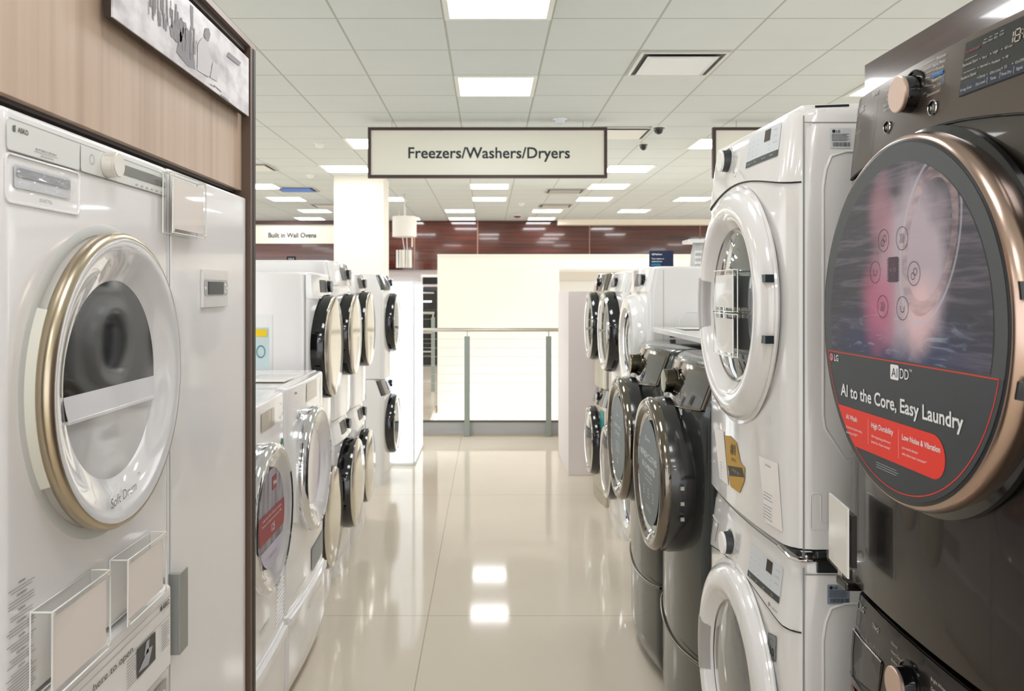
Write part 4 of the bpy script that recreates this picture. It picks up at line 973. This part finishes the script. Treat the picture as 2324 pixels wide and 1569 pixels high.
q = MB(); c = h(2128, 168, .004); q.flat([(c[0]-.017, c[1]-.0032), (c[0]+.017, c[1]-.0032), (c[0]+.017, c[1]+.0032), (c[0]-.017, c[1]+.0032)], on(.0046)); a = h(2143, 166, .004); b_ = h(2140, 192, .004); line2d(q, on(.0046), [a, b_], .0012); K2.part('programme_tag', q, mat('blue_print', (44, 122, 190), .5))
q = MB(); TL(q, K2, 'TurboSteam', 2210, 112, .005, 'c', eps=.0058); a = h(2150, 120, .004); b_ = h(2145, 153, .004); line2d(q, on(.0046), [a, b_], .0007); K2.part('red_lettering', q, mat('red_ink', (150, 44, 60), .5))
# seven segment digits 18:88
q = MB(); zz = .948; X0 = .204
def seg7(q, x, z, w, hh, segs='abcdefg'):
    t = .0016; g = .001
    P = {'a': [(x+g, z+hh), (x+w-g, z+hh)], 'g': [(x+g, z+hh/2), (x+w-g, z+hh/2)], 'd': [(x+g, z), (x+w-g, z)], 'f': [(x, z+hh/2+g), (x, z+hh-g)], 'b': [(x+w, z+hh/2+g), (x+w, z+hh-g)], 'e': [(x, z+g), (x, z+hh/2-g)], 'c': [(x+w, z+g), (x+w, z+hh/2-g)]}
    for s_ in segs: line2d(q, on(.0058), P[s_], t)
seg7(q, X0-.012, zz-.006, .008, .017, 'bc'); seg7(q, X0, zz-.006, .010, .017); seg7(q, X0+.018, zz-.006, .010, .017); seg7(q, X0+.032, zz-.006, .010, .017)
for z_ in (.002, .008): q.flat(circ(X0+.014, zz+z_, .0009, 8), on(.0058))
K2.part('digit_display', q, mat('digit_cream', (190, 176, 160), .5))
# faux drawer pocket on upper panel, seam line
q = MB(); a = h(2005, 180, .004); line2d(q, on(.0042), [(a[0], .95+.005), (a[0], K2.seam(a[0])+.004)], .0009); a = h(1948, 330, .004); line2d(q, on(.0042), [(a[0], .93), (a[0], K2.seam(a[0])+.004)], .0007); K2.part('panel_joint', q, BSTEELD)
# clip and card holder on dryer foot
ch = root('sign_holder', 'tilted white card in a clear holder at the foot of the black poster dryer', 'sign holder', (.700, 1.64, 1.03), -PI/2)
ch.rotation_euler = (math.radians(0), 0, -PI/2-.12)
mk('card', MB().box(-.062, .062, -.004, -.001, .0, .135), PAPER, ch); mk('acrylic_case', MB().box(-.064, .064, .0, .004, -.002, .138).box(-.064, .064, -.0075, -.006, -.002, .138), ACRYL, ch, bevel=.001)
mk('backing_clip', MB().box(.02, .06, .004, .014, .02, .12), BLACK, ch)
bc = root('stacking_bracket', 'brown steel stacking bracket below the poster dryer far corner', 'bracket', (.745, 1.70, .972))
mk('bracket', MB().box(-.02, .07, -.03, .02, 0, .018), BSTEEL, bc, bevel=.004); mk('clip', MB().box(-.012, .03, .012, .03, .006, .03), STEEL, bc, bevel=.002)
# washer panel
h = K1.hit; on = K1.on
xp0 = h(1922, 1460, .004)[0]; 
c0 = h(1925, 1418, .004); c1_ = h(1984, 1480, .004)
q = MB(); q.flat([(-.325, .885), (-.175, .885), (-.178, .80), (-.20, .79), (-.31, .80), (-.322, .84)], on(.0044)); K1.part('drawer_pocket', q, mat('pocket_black', (20, 18, 17), .3))
q = MB(); q.tube([(x, K1.surf(x, .887)-.005, .887) for x in [-.33+.017*k for k in range(10)]], .0018, 6); K1.part('drawer_trim', q, CHROME, 60)
q = MB(); q.tube([(x, K1.surf(x, z)-.004, z) for x, z in ((-.325, .885), (-.322, .84), (-.31, .80), (-.20, .79), (-.178, .80), (-.175, .885))], .003, 6); K1.part('drawer_edge', q, BSTEEL, 60)
kp = h(2062, 1556, .004); K1.knob(kp[0], kp[1], .0315, .032, ROSEC, BLACK, .042, mat('dark_ring', (60, 58, 56), .06, metal=.9))
q = MB()
text(q, on(.0048), 'LG', -.303, .942, .012, 'l', bold=.0006); c = (-.315, .942); ring2d(q, on(.0048), c[0], c[1], .0075, .009)
TL(q, K1, 'ThinQ', 1981, 1418, .0085, 'l', bold=.0004); text(q, on(.0048), 'DirectDrive', -.322, .900, .005, 'l')
for i, t in enumerate(('Normal', 'Heavy Duty', 'Bedding', 'Sanitary', 'Allergiene', 'Tub Clean')):
    c = h(2024, 1458+19*i, .004); text(q, on(.0048), t, c[0], c[1], .0058, 'l')
for i, t in enumerate(('Bright Whites', 'Delicates', 'Towels')): c = h(2114, 1540+22*i, .004); text(q, on(.0048), t, c[0], c[1], .0058, 'l')
for j in range(5):
    c = h(1957+9*j, 1452+8*j, .004); line2d(q, on(.0048), [(c[0]-.005, c[1]-.006), (c[0]+.005, c[1]-.006), (c[0]+.005, c[1]+.006), (c[0]-.005, c[1]+.006), (c[0]-.005, c[1]-.006)], .0005)
K1.part('panel_lettering', q, SINK)
q = MB(); q.flat([(-.338+.001, .70), (-.30, .70), (-.30, .775), (-.337, .775)], on(.003)); K1.part('orange_sticker', q, mat('orange_sticker', (214, 106, 60), .5))
q = MB(); q.flat([(-.336, .75), (-.304, .75), (-.304, .77), (-.336, .77)], on(.0036)); q.flat([(-.336, .705), (-.304, .705), (-.304, .72), (-.336, .72)], on(.0036)); K1.part('sticker_print', q, mat('teal_print', (60, 130, 150), .5))
K1.quad('display', .09, .325, .865, .935, mat('display_black', (24, 25, 27), .12, coat=.6), .0045)
K1.lathe('door', 0, .50, [(.31, -.004), (.306, .02), (.300, .045), (.29, .05)], ROSE, 96); K1.lathe('door_window', 0, .50, [(.29, .049), (.2, .03), (0, .04)], GLASSD, 96)
# ================================================================== RIGHT: white stack
WG = 'white laundry pair beside the black steel pair'
ZW = 2.178
def wdoor(M, cz, glass, clear):
    c = (0, cz); y = M.surf(*c); R = .300
    d = M.lathe('door', *c, [(R, -.01), (R*1.0, .006), (R*.975, .020), (R*.93, .028), (R*.86, .033), (R*.80, .033), (R*.755, .028), (R*.73, .018), (R*.66, .002)], PEARL, 96)
    mk('door_window', MB().lathe(*c, y, [(R*.665, .003), (R*.55, .012), (R*.3, .022), (0, .026)], 72), glass, d, 60)
    mk('window_ring', MB().lathe(*c, y, [(R*.67, .001), (R*.665, .006), (R*.64, .005)], 72), DCHROME, d, 60)
    q = MB(); q.lathe(*c, y, [(R*1.04, -.002), (R*1.035, .004), (R*1.0, .001)], 96); mk('door_surround', q, PEARL, d, 60)
    # pull recess on the far side
    q = MB(); n = 14; v = []; prof_ = [(.885, .0335), (.84, .0345), (.80, .0345), (.755, .0295), (.73, .0195), (.70, .0125)]
    for r_, o_ in prof_:
        for k in range(n+1):
            a = math.radians(180-17+34*k/n); v.append((R*r_*math.cos(a), y-o_, cz+R*r_*math.sin(a)))
    q.add(v, [(j*(n+1)+k, j*(n+1)+k+1, (j+1)*(n+1)+k+1, (j+1)*(n+1)+k) for j in range(5) for k in range(n)])
    mk('handle_recess', q, mat('recess_silver', (170, 166, 164), .3, metal=.2), d, 60)
    q = MB()
    for zz in (.065, -.075): q.box(R*.90, R*1.005, y-.024, y-.004, cz+zz-.009, cz+zz+.009)
    mk('hinge_slot', q, mat('slot_teal', (34, 46, 52), .3), d)
    return d
def wlg(z0, hh, label, nm, cat):
    m = lg(nm, label, cat, .675, ZW, z0, PEARL, PEARL, WG, hh=hh, bow=.02, tilt=.02, rc=.05)
    # side frame seam and pressed shapes on the side facing the camera (+x)
    w = .343
    q = MB(); q.box(w-.001, w+.0012, .026, .029, .0, hh-.02); m.part('side_seam', q, GREYP)
    q = MB(); q.box(w-.001, w+.0015, .028, .7, hh-.036, hh-.034); m.part('lid_seam', q, GREYP)
    q = MB()
    def sidetube(pts, r=.004): q.tube([(w-.001, y_, z_) for y_, z_ in pts], r, 8)
    yy = .026+.045
    sidetube([(.3, hh-.10), (yy+.05, hh-.10), (yy+.018, hh-.11), (yy+.006, hh-.14), (yy, hh-.18), (yy, .30), (yy+.004, .27), (yy+.05, .2), (yy+.3, .19)])
    sidetube([(.15, .045), (.045, .045), (.043, .05), (.043, .12), (.048, .125), (.062, .125), (.066, .12), (.066, .065), (.07, .06), (.15, .06)], .0025)
    m.part('side_pressing', q, PEARL, 60)
    return m
W2 = wlg(1.006, .987, 'white dryer with clear porthole door stacked between black dryer and dark washers', 'front_loader_dryer', 'dryer')
W1 = wlg(0, .985, 'white washer with grey porthole door under the white dryer', 'front_loader_washer', 'washer')
wdoor(W2, 1.546-1.006, GLASSG, True); wdoor(W1, .552, mat('grey_tub_glass', (88, 90, 92), .06, coat=1), False)
def wpanel(M, knobpx, dispx, dispy0, dispy1, btn, texts, tb):
    c = M.hit(*knobpx, .004); M.knob(c[0], c[1], .030, .03, WHITEP, DGREY, .038, LGREY)
    (xa, ya), (xb, yb) = dispx
    x0 = M.hit(xa, ya, .004)[0]; x1 = M.hit(xb, yb, .004)[0]; z0, z1 = dispy0, dispy1
    M.quad('display', x0, x1, z0, z1, mat('pale_display', (214, 218, 222), .2, coat=.5), .0045)
    M.quad('display_touch_bar', x0, x1, z0, z0+.015, mat('slate_touch_bar', (58, 64, 66), .25), .0052)
    M.quad('digit_window', x0+(x1-x0)*.55, x0+(x1-x0)*.72, z1-.032, z1-.004, mat('digit_dark', (54, 46, 42), .2), .0052)
    q = MB(); rnd = random.Random(len(texts))
    for j in range(4):
        for i in range(4):
            x = x0+(x1-x0)*(.04+.15*j+(.22 if j == 3 else 0)); z = z0+.024+i*(z1-z0-.03)/4
            text(q, M.on(.0058), ('Heavy', 'High', 'Normal', 'Low', 'Light', 'Med')[(i+j*2) % 6], x, z, .0028, 'l')
    for k, t in enumerate(texts): text(q, M.on(.0058), t, x1-(x1-x0)*.17, z1-.012-.015*k, .0035, 'l')
    M.part('display_lettering', q, mat('mid_ink2', (120, 122, 124), .6))
    q = MB()
    for k, t in enumerate(tb): text(q, M.on(.0062), t, x0+(x1-x0)*(.06+.24*k), z0+.0075, .0045, 'l')
    M.part('touch_bar_lettering', q, SINK)
    b = M.hit(*btn, .004); y = M.surf(*b)-.0035
    o = mk('push_button', MB().lathe(*b, y, [(.012, -.001), (.012, .002), (.010, .003), (0, .003)], 28), WHITEP, M.root, 40)
    q = MB(); ring2d(q, lambda x, z: y-.0032, *b, .0118, .0125, 28); q.flat([(b[0]-.004, b[1]-.004), (b[0]+.002, b[1]), (b[0]-.004, b[1]+.004)], lambda x, z: y-.0034); mk('button_symbol', q, INKG, o)
    return c
h = W2.hit
c = wpanel(W2, (1653, 366), ((1698, 342), (1770, 315)), h(1730, 367, .004)[1], .969, (1669, 392), ['Damp Dry', 'Less Time', 'Energy Saver'], ['Dry Level', 'Temp.', 'Time Dry', 'Wrinkle'])
q = MB()
for i, t in enumerate(('Delicates', 'Heavy Duty', 'Normal', 'Towels', 'Speed Dry')): text(q, W2.on(.0048), t, c[0]+.05, c[1]+.03-.014*i, .004, 'l')
text(q, W2.on(.0048), 'LG', h(1611, 378, .004)[0], h(1611, 378, .004)[1], .009, 'l', bold=.0005)
W2.part('panel_lettering', q, INKG)
h = W1.hit
c = wpanel(W1, (1658, 1232), ((1699, 1290), (1776, 1310)), h(1735, 1342, .004)[1], h(1740, 1262, .004)[1], (1673, 1291), ['Cold Wash', 'Delay Wash', 'Extra Rinse'], ['Temp.', 'Spin', 'Soil', 'More'])
q = MB()
for i, t in enumerate(('Delicates', 'Perm. Press', 'Speed Wash', 'Tub Clean')): text(q, W1.on(.0048), t, c[0]+.05, c[1]+.03-.016*i, .0045, 'l')
p = h(1614, 1138, .004); text(q, W1.on(.0048), 'LG', p[0], p[1], .010, 'l', bold=.0006)
p = h(1757, 1383, .004); text(q, W1.on(.0048), 'TrueBalance', p[0], p[1], .0052, 'c'); ring2d(q, W1.on(.0048), p[0]-.028, p[1]+.001, .0025, .005, 16)
W1.part('panel_lettering', q, INKG)
q = MB(); q.flat([(-.325, .905), (-.215, .905), (-.23, .85), (-.32, .868)], W1.on(.0042)); W1.part('drawer_pocket', q, mat('pocket_white', (196, 192, 190), .12, coat=.8))
q = MB(); q.tube([(-.33+.0115*k, W1.surf(-.33+.0115*k, .907)-.0045, .907) for k in range(11)], .0018, 6); W1.part('drawer_edge', q, LGREY, 60)
# stickers on dryer
def px_poly(M, pts, eps=.002): return [M.hit(*p, eps) for p in pts]
q = MB(); q.flat(px_poly(W2, [(1645, 989), (1657, 990), (1671, 1006), (1680, 1050), (1690, 1062), (1689, 1092), (1678, 1119), (1658, 1105), (1653, 1080), (1656, 1070), (1650, 1058)]), W2.on(.002)); W2.part('gold_badge', q, mat('gold_print', (190, 146, 48), .5))
q = MB(); q.flat(px_poly(W2, [(1652, 1057), (1684, 1062), (1690, 1084), (1656, 1080)]), W2.on(.0026)); p = h = W2.hit(1662, 1018, .002); text(q, W2.on(.0026), '#1', p[0]+.004, p[1], .028, 'c', bold=.0016, wid=.042); p = W2.hit(1665, 1044, .002); text(q, W2.on(.0026), 'RATED', p[0], p[1], .0085, 'c', wid=.036)
W2.part('badge_lettering', q, mat('badge_dark', (58, 52, 44), .5))
q = MB(); p = W2.hit(1670, 1070, .002); text(q, W2.on(.0032), 'LG FRONT LOAD', p[0]+.002, p[1], .008, 'c', wid=.062)
W2.part('badge_ribbon_lettering', q, mat('gold_print', (190, 146, 48), .5))
p1 = px_poly(W2, [(1722, 1035), (1765, 1052), (1776, 1208), (1737, 1185)]); p2 = px_poly(W2, [(1621, 970), (1642, 980), (1653, 1103), (1633, 1085)]); W2.part('paper_label', MB().flat(p1, W2.on(.002)), PAPER); W2.part('paper_label', MB().flat(p2, W2.on(.002)), PAPER)
q = MB(); a = W2.hit(1745, 1130, .002)
for k in range(9):
    if k == 3: continue
    z = a[1]-.022-.0075*k+.03; line2d(q, W2.on(.0026), [(a[0]-.03, z), (a[0]+.02-.006*(k % 2), z)], .0012)
p = W2.hit(1743, 1057, .002); text(q, W2.on(.0026), 'AJMadison', p[0], p[1], .0055, 'c'); b_ = W2.hit(1637, 1050, .002)
for k in range(6): line2d(q, W2.on(.0026), [(b_[0]-.014, b_[1]-.008*k), (b_[0]+.012, b_[1]-.008*k)], .001)
W2.part('label_lettering', q, mat('label_ink', (96, 118, 140), .6))
q = MB(); pp = px_poly(W1, [(1744, 1437), (1762, 1446), (1760, 1503), (1742, 1492)]); q.flat(pp, W1.on(.002)); W1.part('warranty_badge', q, mat('badge_grey', (132, 134, 132), .4))
q = MB(); p = W1.hit(1752, 1478, .002); text(q, W1.on(.0026), '10', p[0], p[1]-.001, .02, 'c', wid=.02, bold=.0008); p = W1.hit(1753, 1453, .002); text(q, W1.on(.0026), 'DIRECT DRIVE', p[0], p[1], .0035, 'c', wid=.022); line2d(q, W1.on(.0026), pp+[pp[0]], .0012); text(q, W1.on(.0026), 'WARRANTY', *W1.hit(1751, 1493, .002), .003, 'c', wid=.02); W1.part('badge_lettering', q, INK)
# rating labels on the sides: build in local side plane (x = w/2)
def side_label(M, px0, px1, py0, py1, base):
    Y = M.Yc-M.w/2; X0 = (px0-PX)/F*Y; X1 = (px1-PX)/F*Y; z1 = HC-(py0-PY)/F*Y-M.z0; z0 = HC-(py1-PY)/F*Y-M.z0
    xl = M.w/2; y0, y1 = X0-M.Xf, X1-M.Xf
    def sd(b, e): b.v = [(xl+e, p[0], p[2]) for p in b.v]; return b
    q = MB(); q.add([(x, 0, z) for x, z in rrect(y0, y1, z0, z1, .003)], [tuple(range(24))]); M.part('rating_label', sd(q, .0012), base)
    q = MB(); fz = lambda x, z: 0; H = z1-z0
    text(q, fz, 'LG', y0+.014, z1-H*.16, .0055, 'l', bold=.0004); q.flat(circ(y0+.0085, z1-H*.16, .0038, 16), fz)
    for k in range(6): line2d(q, fz, [(y0+.004, z1-H*(.30+.065*k)), (y1-.004-.004*(k % 2), z1-H*(.30+.065*k))], .0010)
    x = y0+.006; rnd = random.Random(4)
    while x < y1-.003: wdt = rnd.choice((.0005, .0009, .0013)); q.flat([(x, z0+.004), (x+wdt, z0+.004), (x+wdt, z0+H*.30), (x, z0+H*.30)], fz); x += wdt+rnd.choice((.0006, .0009))
    M.part('label_print', sd(q, .0018), INK)
side_label(W2, 1883, 1930, 291, 337, mat('label_silver', (206, 208, 210), .35)); side_label(W1, 1877, 1928, 1327, 1372, mat('label_blue_grey', (142, 152, 166), .4))
# stacking bracket between the white pair
sb = root('stacking_bracket', 'chrome and black bracket joining the white dryer and washer', 'bracket', (.70, 1.835, .985))
mk('channel', MB().box(.03, .6, .0, .06, .001, .018).box(.03, .6, -.006, -.001, -.03, .018), mat('bracket_dark', (66, 68, 70), .3, metal=.6), sb, bevel=.006)
mk('front_rail', MB().cyl((-.008, 0, .012), (-.012, .60, .012), .007, 10), BLACKM, sb, 60)
mk('corner_bracket', MB().tube([(-.035, .05, .012), (-.03, .0, .004), (-.01, -.010, .001), (.03, -.010, .001), (.075, -.010, .004)], .0045, 8).box(-.006, .018, -.012, .0, -.003, .019), CHROME, sb, 40)
mk('screw', MB().lathe(.006, .008, -.012, [(.004, 0), (.004, .002), (0, .003)], 12), STEEL, sb, 40)
# packaging slab on top of the white dryer
pk_ = root('foam_slab', 'white packing slab lying on top of the white dryer', 'packing foam', (.99, 2.25, 1.9945), 0)
pk_.rotation_euler = (0, -.045, .04)
mk('slab', MB().box(-.27, .27, -.32, .3, .004, .034), WHITEP, pk_, bevel=.004)
mk('slot', MB().box(-.24, -.16, -.322, -.319, .026, .031).box(-.02, .1, -.322, -.319, .026, .031), BLACKM, pk_)
# card holders on the white dryer door
for k, (pa, pb) in enumerate(((614, 706), (712, 806))):
    rr = holder(1620, 1663, pa, pb, .610, ('upper' if k == 0 else 'lower') + ' blank white card of two on the white dryer porthole', .012, 'R', PAPER, 'white cards on the porthole door', clips=False)
# ================================================================== RIGHT: dark titanium machines on pedestals
EG = 'dark grey washer and dryer on pedestals'
def elx(Yc, k, lab, cat):
    Xf = .70; w = .686
    p = Mach('pedestal_drawer', 'dark grey drawer pedestal under the ' + ('nearer dark grey dryer' if k else 'farther dark grey washer'), 'pedestal', 'R', Xf-.005, Yc, 0, w, .40, .74, TITAN, bow=.045, rc=.04, rt=.006, chin=.05, group='dark grey pedestals')
    q = MB(); n = 24; q.tube([(x, p.surf(x, .39)-.004, .392-.03*math.cos(x/w*PI)) for x in [-w/2+.02+(w-.04)*i/n for i in range(n+1)]], .006, 8); p.part('drawer_trim', q, DCHROME, 60)
    m = Mach('front_loader_'+cat, lab, cat, 'R', Xf, Yc, .402, w, .95, .74, TITAN, bow=.055, rc=.045, rt=.03, tilt=.06, tz=.83, group=EG)
    con = mat('smoky_mirror_console', (112, 104, 94), .1, metal=.9)
    m.part('control_panel', MB().slab(m.surf, -w/2+.09, w/2-.045, lambda x: .785+.02*(2*x/w)**2, .928, .006, 22, 8), con, 35)
    q = MB(); n = 20; q.tube([(x, m.surf(x, .785)-.005, .783+.02*(2*x/w)**2) for x in [-w/2+.09+(w-.135)*i/n for i in range(n+1)]], .003, 6); m.part('console_trim', q, DCHROME, 60)
    m.part('console_display', MB().patch(m.on(.0075), .1, .285, .80, .915, 8, 4), mat('console_black', (30, 28, 26), .08, coat=1), 40)
    m.knob(-.02, .86, .042, .045, mat('knob_bronze', (112, 106, 84), .15, metal=1), mat('knob_bronze_dark', (70, 66, 54), .25, metal=1), .05, DCHROME)
    c = (-.01, .535); y = m.surf(*c); R = .268
    d = m.lathe('door', *c, [(R*1.0, -.03), (R*1.015, .02), (R*.985, .055)], mat('door_black', (28, 28, 30), .2, coat=.5), 80)
    mk('door_rim', MB().lathe(*c, y, [(R*.99, .05), (R*1.0, .068), (R*.95, .084), (R*.86, .082), (R*.80, .066)], 96), DCHROME, d, 60)
    mk('inner_ring', MB().lathe(*c, y, [(R*.81, .066), (R*.79, .072), (R*.76, .064)], 80), CHROME, d, 60)
    mk('door_window', MB().lathe(*c, y, [(R*.765, .064), (R*.4, .07), (0, .072)], 80), mat('dark_glass2', (34, 40, 42), .08, coat=1), d, 60)
    q = MB()
    for zz in (.05, .0, -.05): q.box(c[0]+R*.98, c[0]+R*1.02, y-.022, y-.01, c[1]+zz-.05, c[1]+zz-.038)
    mk('hinge', q, STEEL, d)
    pf = lambda e: (lambda x, z: y-.0735-e)
    PM = grain('leafy_slate_print' if k else 'slate_print', [(.35, (52, 68, 76)), (.6, (66, 84, 90)), (.72, (70, 110, 84) if k else (84, 96, 102))], (1, 1, 1), .35, nscale=9, detail=6)
    q = MB(); q.lathe(*c, y, [(.185, .072), (.185, .0735), (0, .0736)], 64); pm = mk('poster', q, PM, d, 40)
    q = MB()
    if k:
        text(q, pf(.0006), 'Electrolux', c[0], c[1]+.115, .011, 'c'); ring2d(q, pf(.0006), c[0]-.05, c[1]+.115, .006, .009, 16)
        text(q, pf(.0006), 'REFRESH CLOTHES', c[0], c[1]+.055, .022, 'c', wid=.29, bold=.0012); text(q, pf(.0006), 'IN 15 MINUTES', c[0], c[1]+.015, .022, 'c', wid=.22, bold=.0012)
        text(q, pf(.0006), 'Remove odors and wrinkles', c[0], c[1]-.015, .008, 'c'); text(q, pf(.0006), 'without washing using steam', c[0], c[1]-.03, .008, 'c')
        for dx_ in (-.08, 0, .08): ring2d(q, pf(.0006), c[0]+dx_, c[1]-.07, .010, .012, 16); line2d(q, pf(.0006), [(c[0]+dx_-.015, c[1]-.09), (c[0]+dx_+.015, c[1]-.09)], .002)
        for j in range(2): line2d(q, pf(.0006), [(c[0]-.05, c[1]-.125-.01*j), (c[0]+.05, c[1]-.125-.01*j)], .0015)
    else:
        text(q, pf(.0006), 'Electrolux', c[0], c[1]+.10, .011, 'c'); text(q, pf(.0006), 'REMOVES', c[0], c[1]+.05, .018, 'c', wid=.16); text(q, pf(.0006), 'STAINS', c[0], c[1]+.02, .018, 'c', wid=.12)
        for j in range(4): line2d(q, pf(.0006), [(c[0]-.05, c[1]-.02-.013*j), (c[0]+.05, c[1]-.02-.013*j)], .002)
        ring2d(q, pf(.0006), c[0], c[1]-.1, .010, .013, 16)
    mk('poster_lettering', q, WINK, pm)
    q = MB()
    for j in range(9): line2d(q, m.on(.0085), [(.03+.03*(j % 5), .83-.02*(j//5)), (.045+.03*(j % 5), .83-.02*(j//5))], .002)
    m.part('console_lettering', q, SINK)
    return m
E1 = elx(2.93, 1, 'nearer dark grey dryer with poster about refreshing clothes in its door', 'dryer')
E2 = elx(3.63, 0, 'farther dark grey washer with grey poster door, behind the nearer dark one', 'washer')
q = MB(); pp = px_poly(E1, [(1520, 907), (1548, 911), (1548, 943), (1522, 930)]); q.flat(pp, E1.on(.002)); E1.part('sticker', q, WINK)
q = MB(); p = E1.hit(1535, 919, .002); text(q, E1.on(.0026), 'DRYBOOST', p[0], p[1], .009, 'c', wid=.062, bold=.0005); E1.part('sticker_lettering', q, mat('navy_ink', (40, 50, 84), .5))
q = MB(); p = E2.hit(1434, 858, .002); q.flat([(p[0]+.03*math.cos(a*PI/12), p[1]+.04*math.sin(a*PI/12)) for a in range(24)], E2.on(.002)); E2.part('sticker', q, mat('lilac_sticker', (176, 160, 196), .5))
# display board over dark machines
bd = root('display_board', 'white shelf board lying over the dark washer and dryer tops', 'shelf board', (1.18, 3.41, 1.353))
mk('board', MB().box(-.335, .34, -.82, .84, .022, .046), WHITEP, bd, bevel=.002)
for x in (-.26, .27):
    for y in (-.7, 0, .7): mk('foot', MB().cyl((x, y, 0), (x, y, .022), .015), BLACKM, bd, 40)
tr_ = root('acrylic_tray', 'flat clear acrylic tray with card on the white shelf board, nearer', 'tray', (1.02, 3.35, 1.3995)); mk('tray', MB().box(-.1, .12, -.16, .16, 0, .014), ACRYL, tr_, bevel=.002); mk('card', MB().box(-.09, .11, -.15, .15, .003, .006), PAPER, tr_)
tr_ = root('acrylic_tray', 'flat clear acrylic tray with card on the white shelf board, farther', 'tray', (1.06, 4.0, 1.3995)); mk('tray', MB().box(-.14, .14, -.1, .1, 0, .012), ACRYL, tr_, bevel=.002); mk('card', MB().box(-.13, .13, -.09, .09, .003, .006), PAPER, tr_)
# far right stacks
gr = 'stacked compact pairs, right of the aisle'
F1 = simple('front_loader_washer', 'lower white washer of the right compact stack, hidden by the dark machines', 'washer', 'R', .84, 4.61, 0, .60, .85, WHITEP, 'white', .24, .44, gr, knobx=0)
F2 = simple('front_loader_dryer', 'white dryer with white-ringed dark porthole behind the dark washers, blue sign on top', 'dryer', 'R', .84, 4.61, .855, .60, .86, WHITEP, 'white', .26, .45, gr, knobx=.18)
q = MB(); q.box(.2985, .3015, .075, .079, .02, .84); F2.part('side_seam', q, LGREY)
q = MB(); q.tube([(.3, .32, .75), (.3, .6, .75)], .003, 6); q.tube([(.3, .60, .62), (.3, .2, .62), (.3, .16, .58), (.3, .16, .42), (.3, .2, .4), (.3, .6, .4)], .003, 6); F2.part('side_pressing', q, WHITEP, 60)
G1 = simple('front_loader_washer', 'lower white washer of the middle right compact stack, its foot just in view', 'washer', 'R', .86, 5.55, 0, .66, .85, WHITEP, 'dark', .25, .44, gr)
G2 = simple('front_loader_dryer', 'upper white dryer with dark door and silver rim, middle right compact stack', 'dryer', 'R', .86, 5.55, .855, .66, .86, WHITEP, 'dark', .27, .46, gr, out=.07)
H1 = simple('front_loader_washer', 'lower champagne washer of the farthest right stack', 'washer', 'R', .86, 6.36, 0, .66, .86, CHAMP, 'dark', .26, .44, gr, con='chrome', bow=.035, tilt=.04)
H2 = simple('front_loader_dryer', 'upper champagne dryer of the farthest right stack, shiny chrome console', 'dryer', 'R', .86, 6.36, .865, .66, .86, CHAMP, 'dark', .26, .455, gr, con='chrome', bow=.035, tilt=.04)
for mm in (H1, H2): mm.quad('teal_sticker', .2, .29, .52, .70, mat('teal_sticker', (20, 140, 140), .4), .003)
# blue sign on F
bs = root('tabletop_sign', 'small navy sign standing on the white compact dryer', 'sign', (sx(1501, 4.6), 4.6, 1.716))
mk('panel', MB().box(-.067, .067, 0, .006, 0, .094), mat('navy_card', (26, 42, 78), .4), bs); mk('foot', MB().box(-.07, .08, -.03, .03, -.0005, .004), ACRYL, bs)
q = MB(); fb = lambda x, z: -.001; text(q, fb, 'AJMadison', -.055, .075, .010, 'l', bold=.0006); text(q, fb, 'Your repairs or', -.055, .05, .008, 'l', bold=.0006); text(q, fb, 'replacements', -.055, .035, .008, 'l', bold=.0006); mk('lettering', q, WINK, bs)
mk('blue_strip', MB().box(-.058, -.005, -.0015, -.0005, .01, .023), mat('cyan_print', (30, 120, 170), .4), bs)
# fluted stand near right of it
fs = root('display_stand', 'white ribbed stand with flat top on the compact dryer, half behind the white dryer', 'stand', (sx(1592, 4.5), 4.5, 1.716))
q = MB(); n = 40
prof = [(.062, 0), (.060, .03), (.056, .075), (.048, .115), (.046, .13)]
v = []; 
for r_, z in prof: v += [((r_*(1+.03*math.cos(10*2*PI*k/n)))*math.cos(2*PI*k/n), r_*(1+.03*math.cos(10*2*PI*k/n))*math.sin(2*PI*k/n), z) for k in range(n)]
q.add(v, [(j*n+k, j*n+(k+1) % n, (j+1)*n+(k+1) % n, (j+1)*n+k) for j in range(len(prof)-1) for k in range(n)]+[tuple(range(n))])
mk('ribbed_body', q, LGREY, fs, 50); 
q = MB()
for z in (.02, .05, .08): q.box(-.05, .05, -.062, -.05, z-.006, z+.008)
mk('rib', q, WHITEP, fs, bevel=.004)
mk('top_plate', MB().box(-.088, .088, -.08, .08, .128, .148), WHITEP, fs, bevel=.004)
# ================================================================== RIGHT wood partition behind machines
rp = root('wood_partition', 'dark walnut partition rising behind the black dryer, top right', 'partition', (1.54, 1.2, 0))
zt = HC+515/F*(1.54*F/(1962-PX)); yend = 1.54*F/(1962-PX)
mk('panel', MB().box(0, .05, -1.9, yend-1.2, 0, zt), SOFFIT, rp, bevel=.003)
print('objects', len(bpy.data.objects))
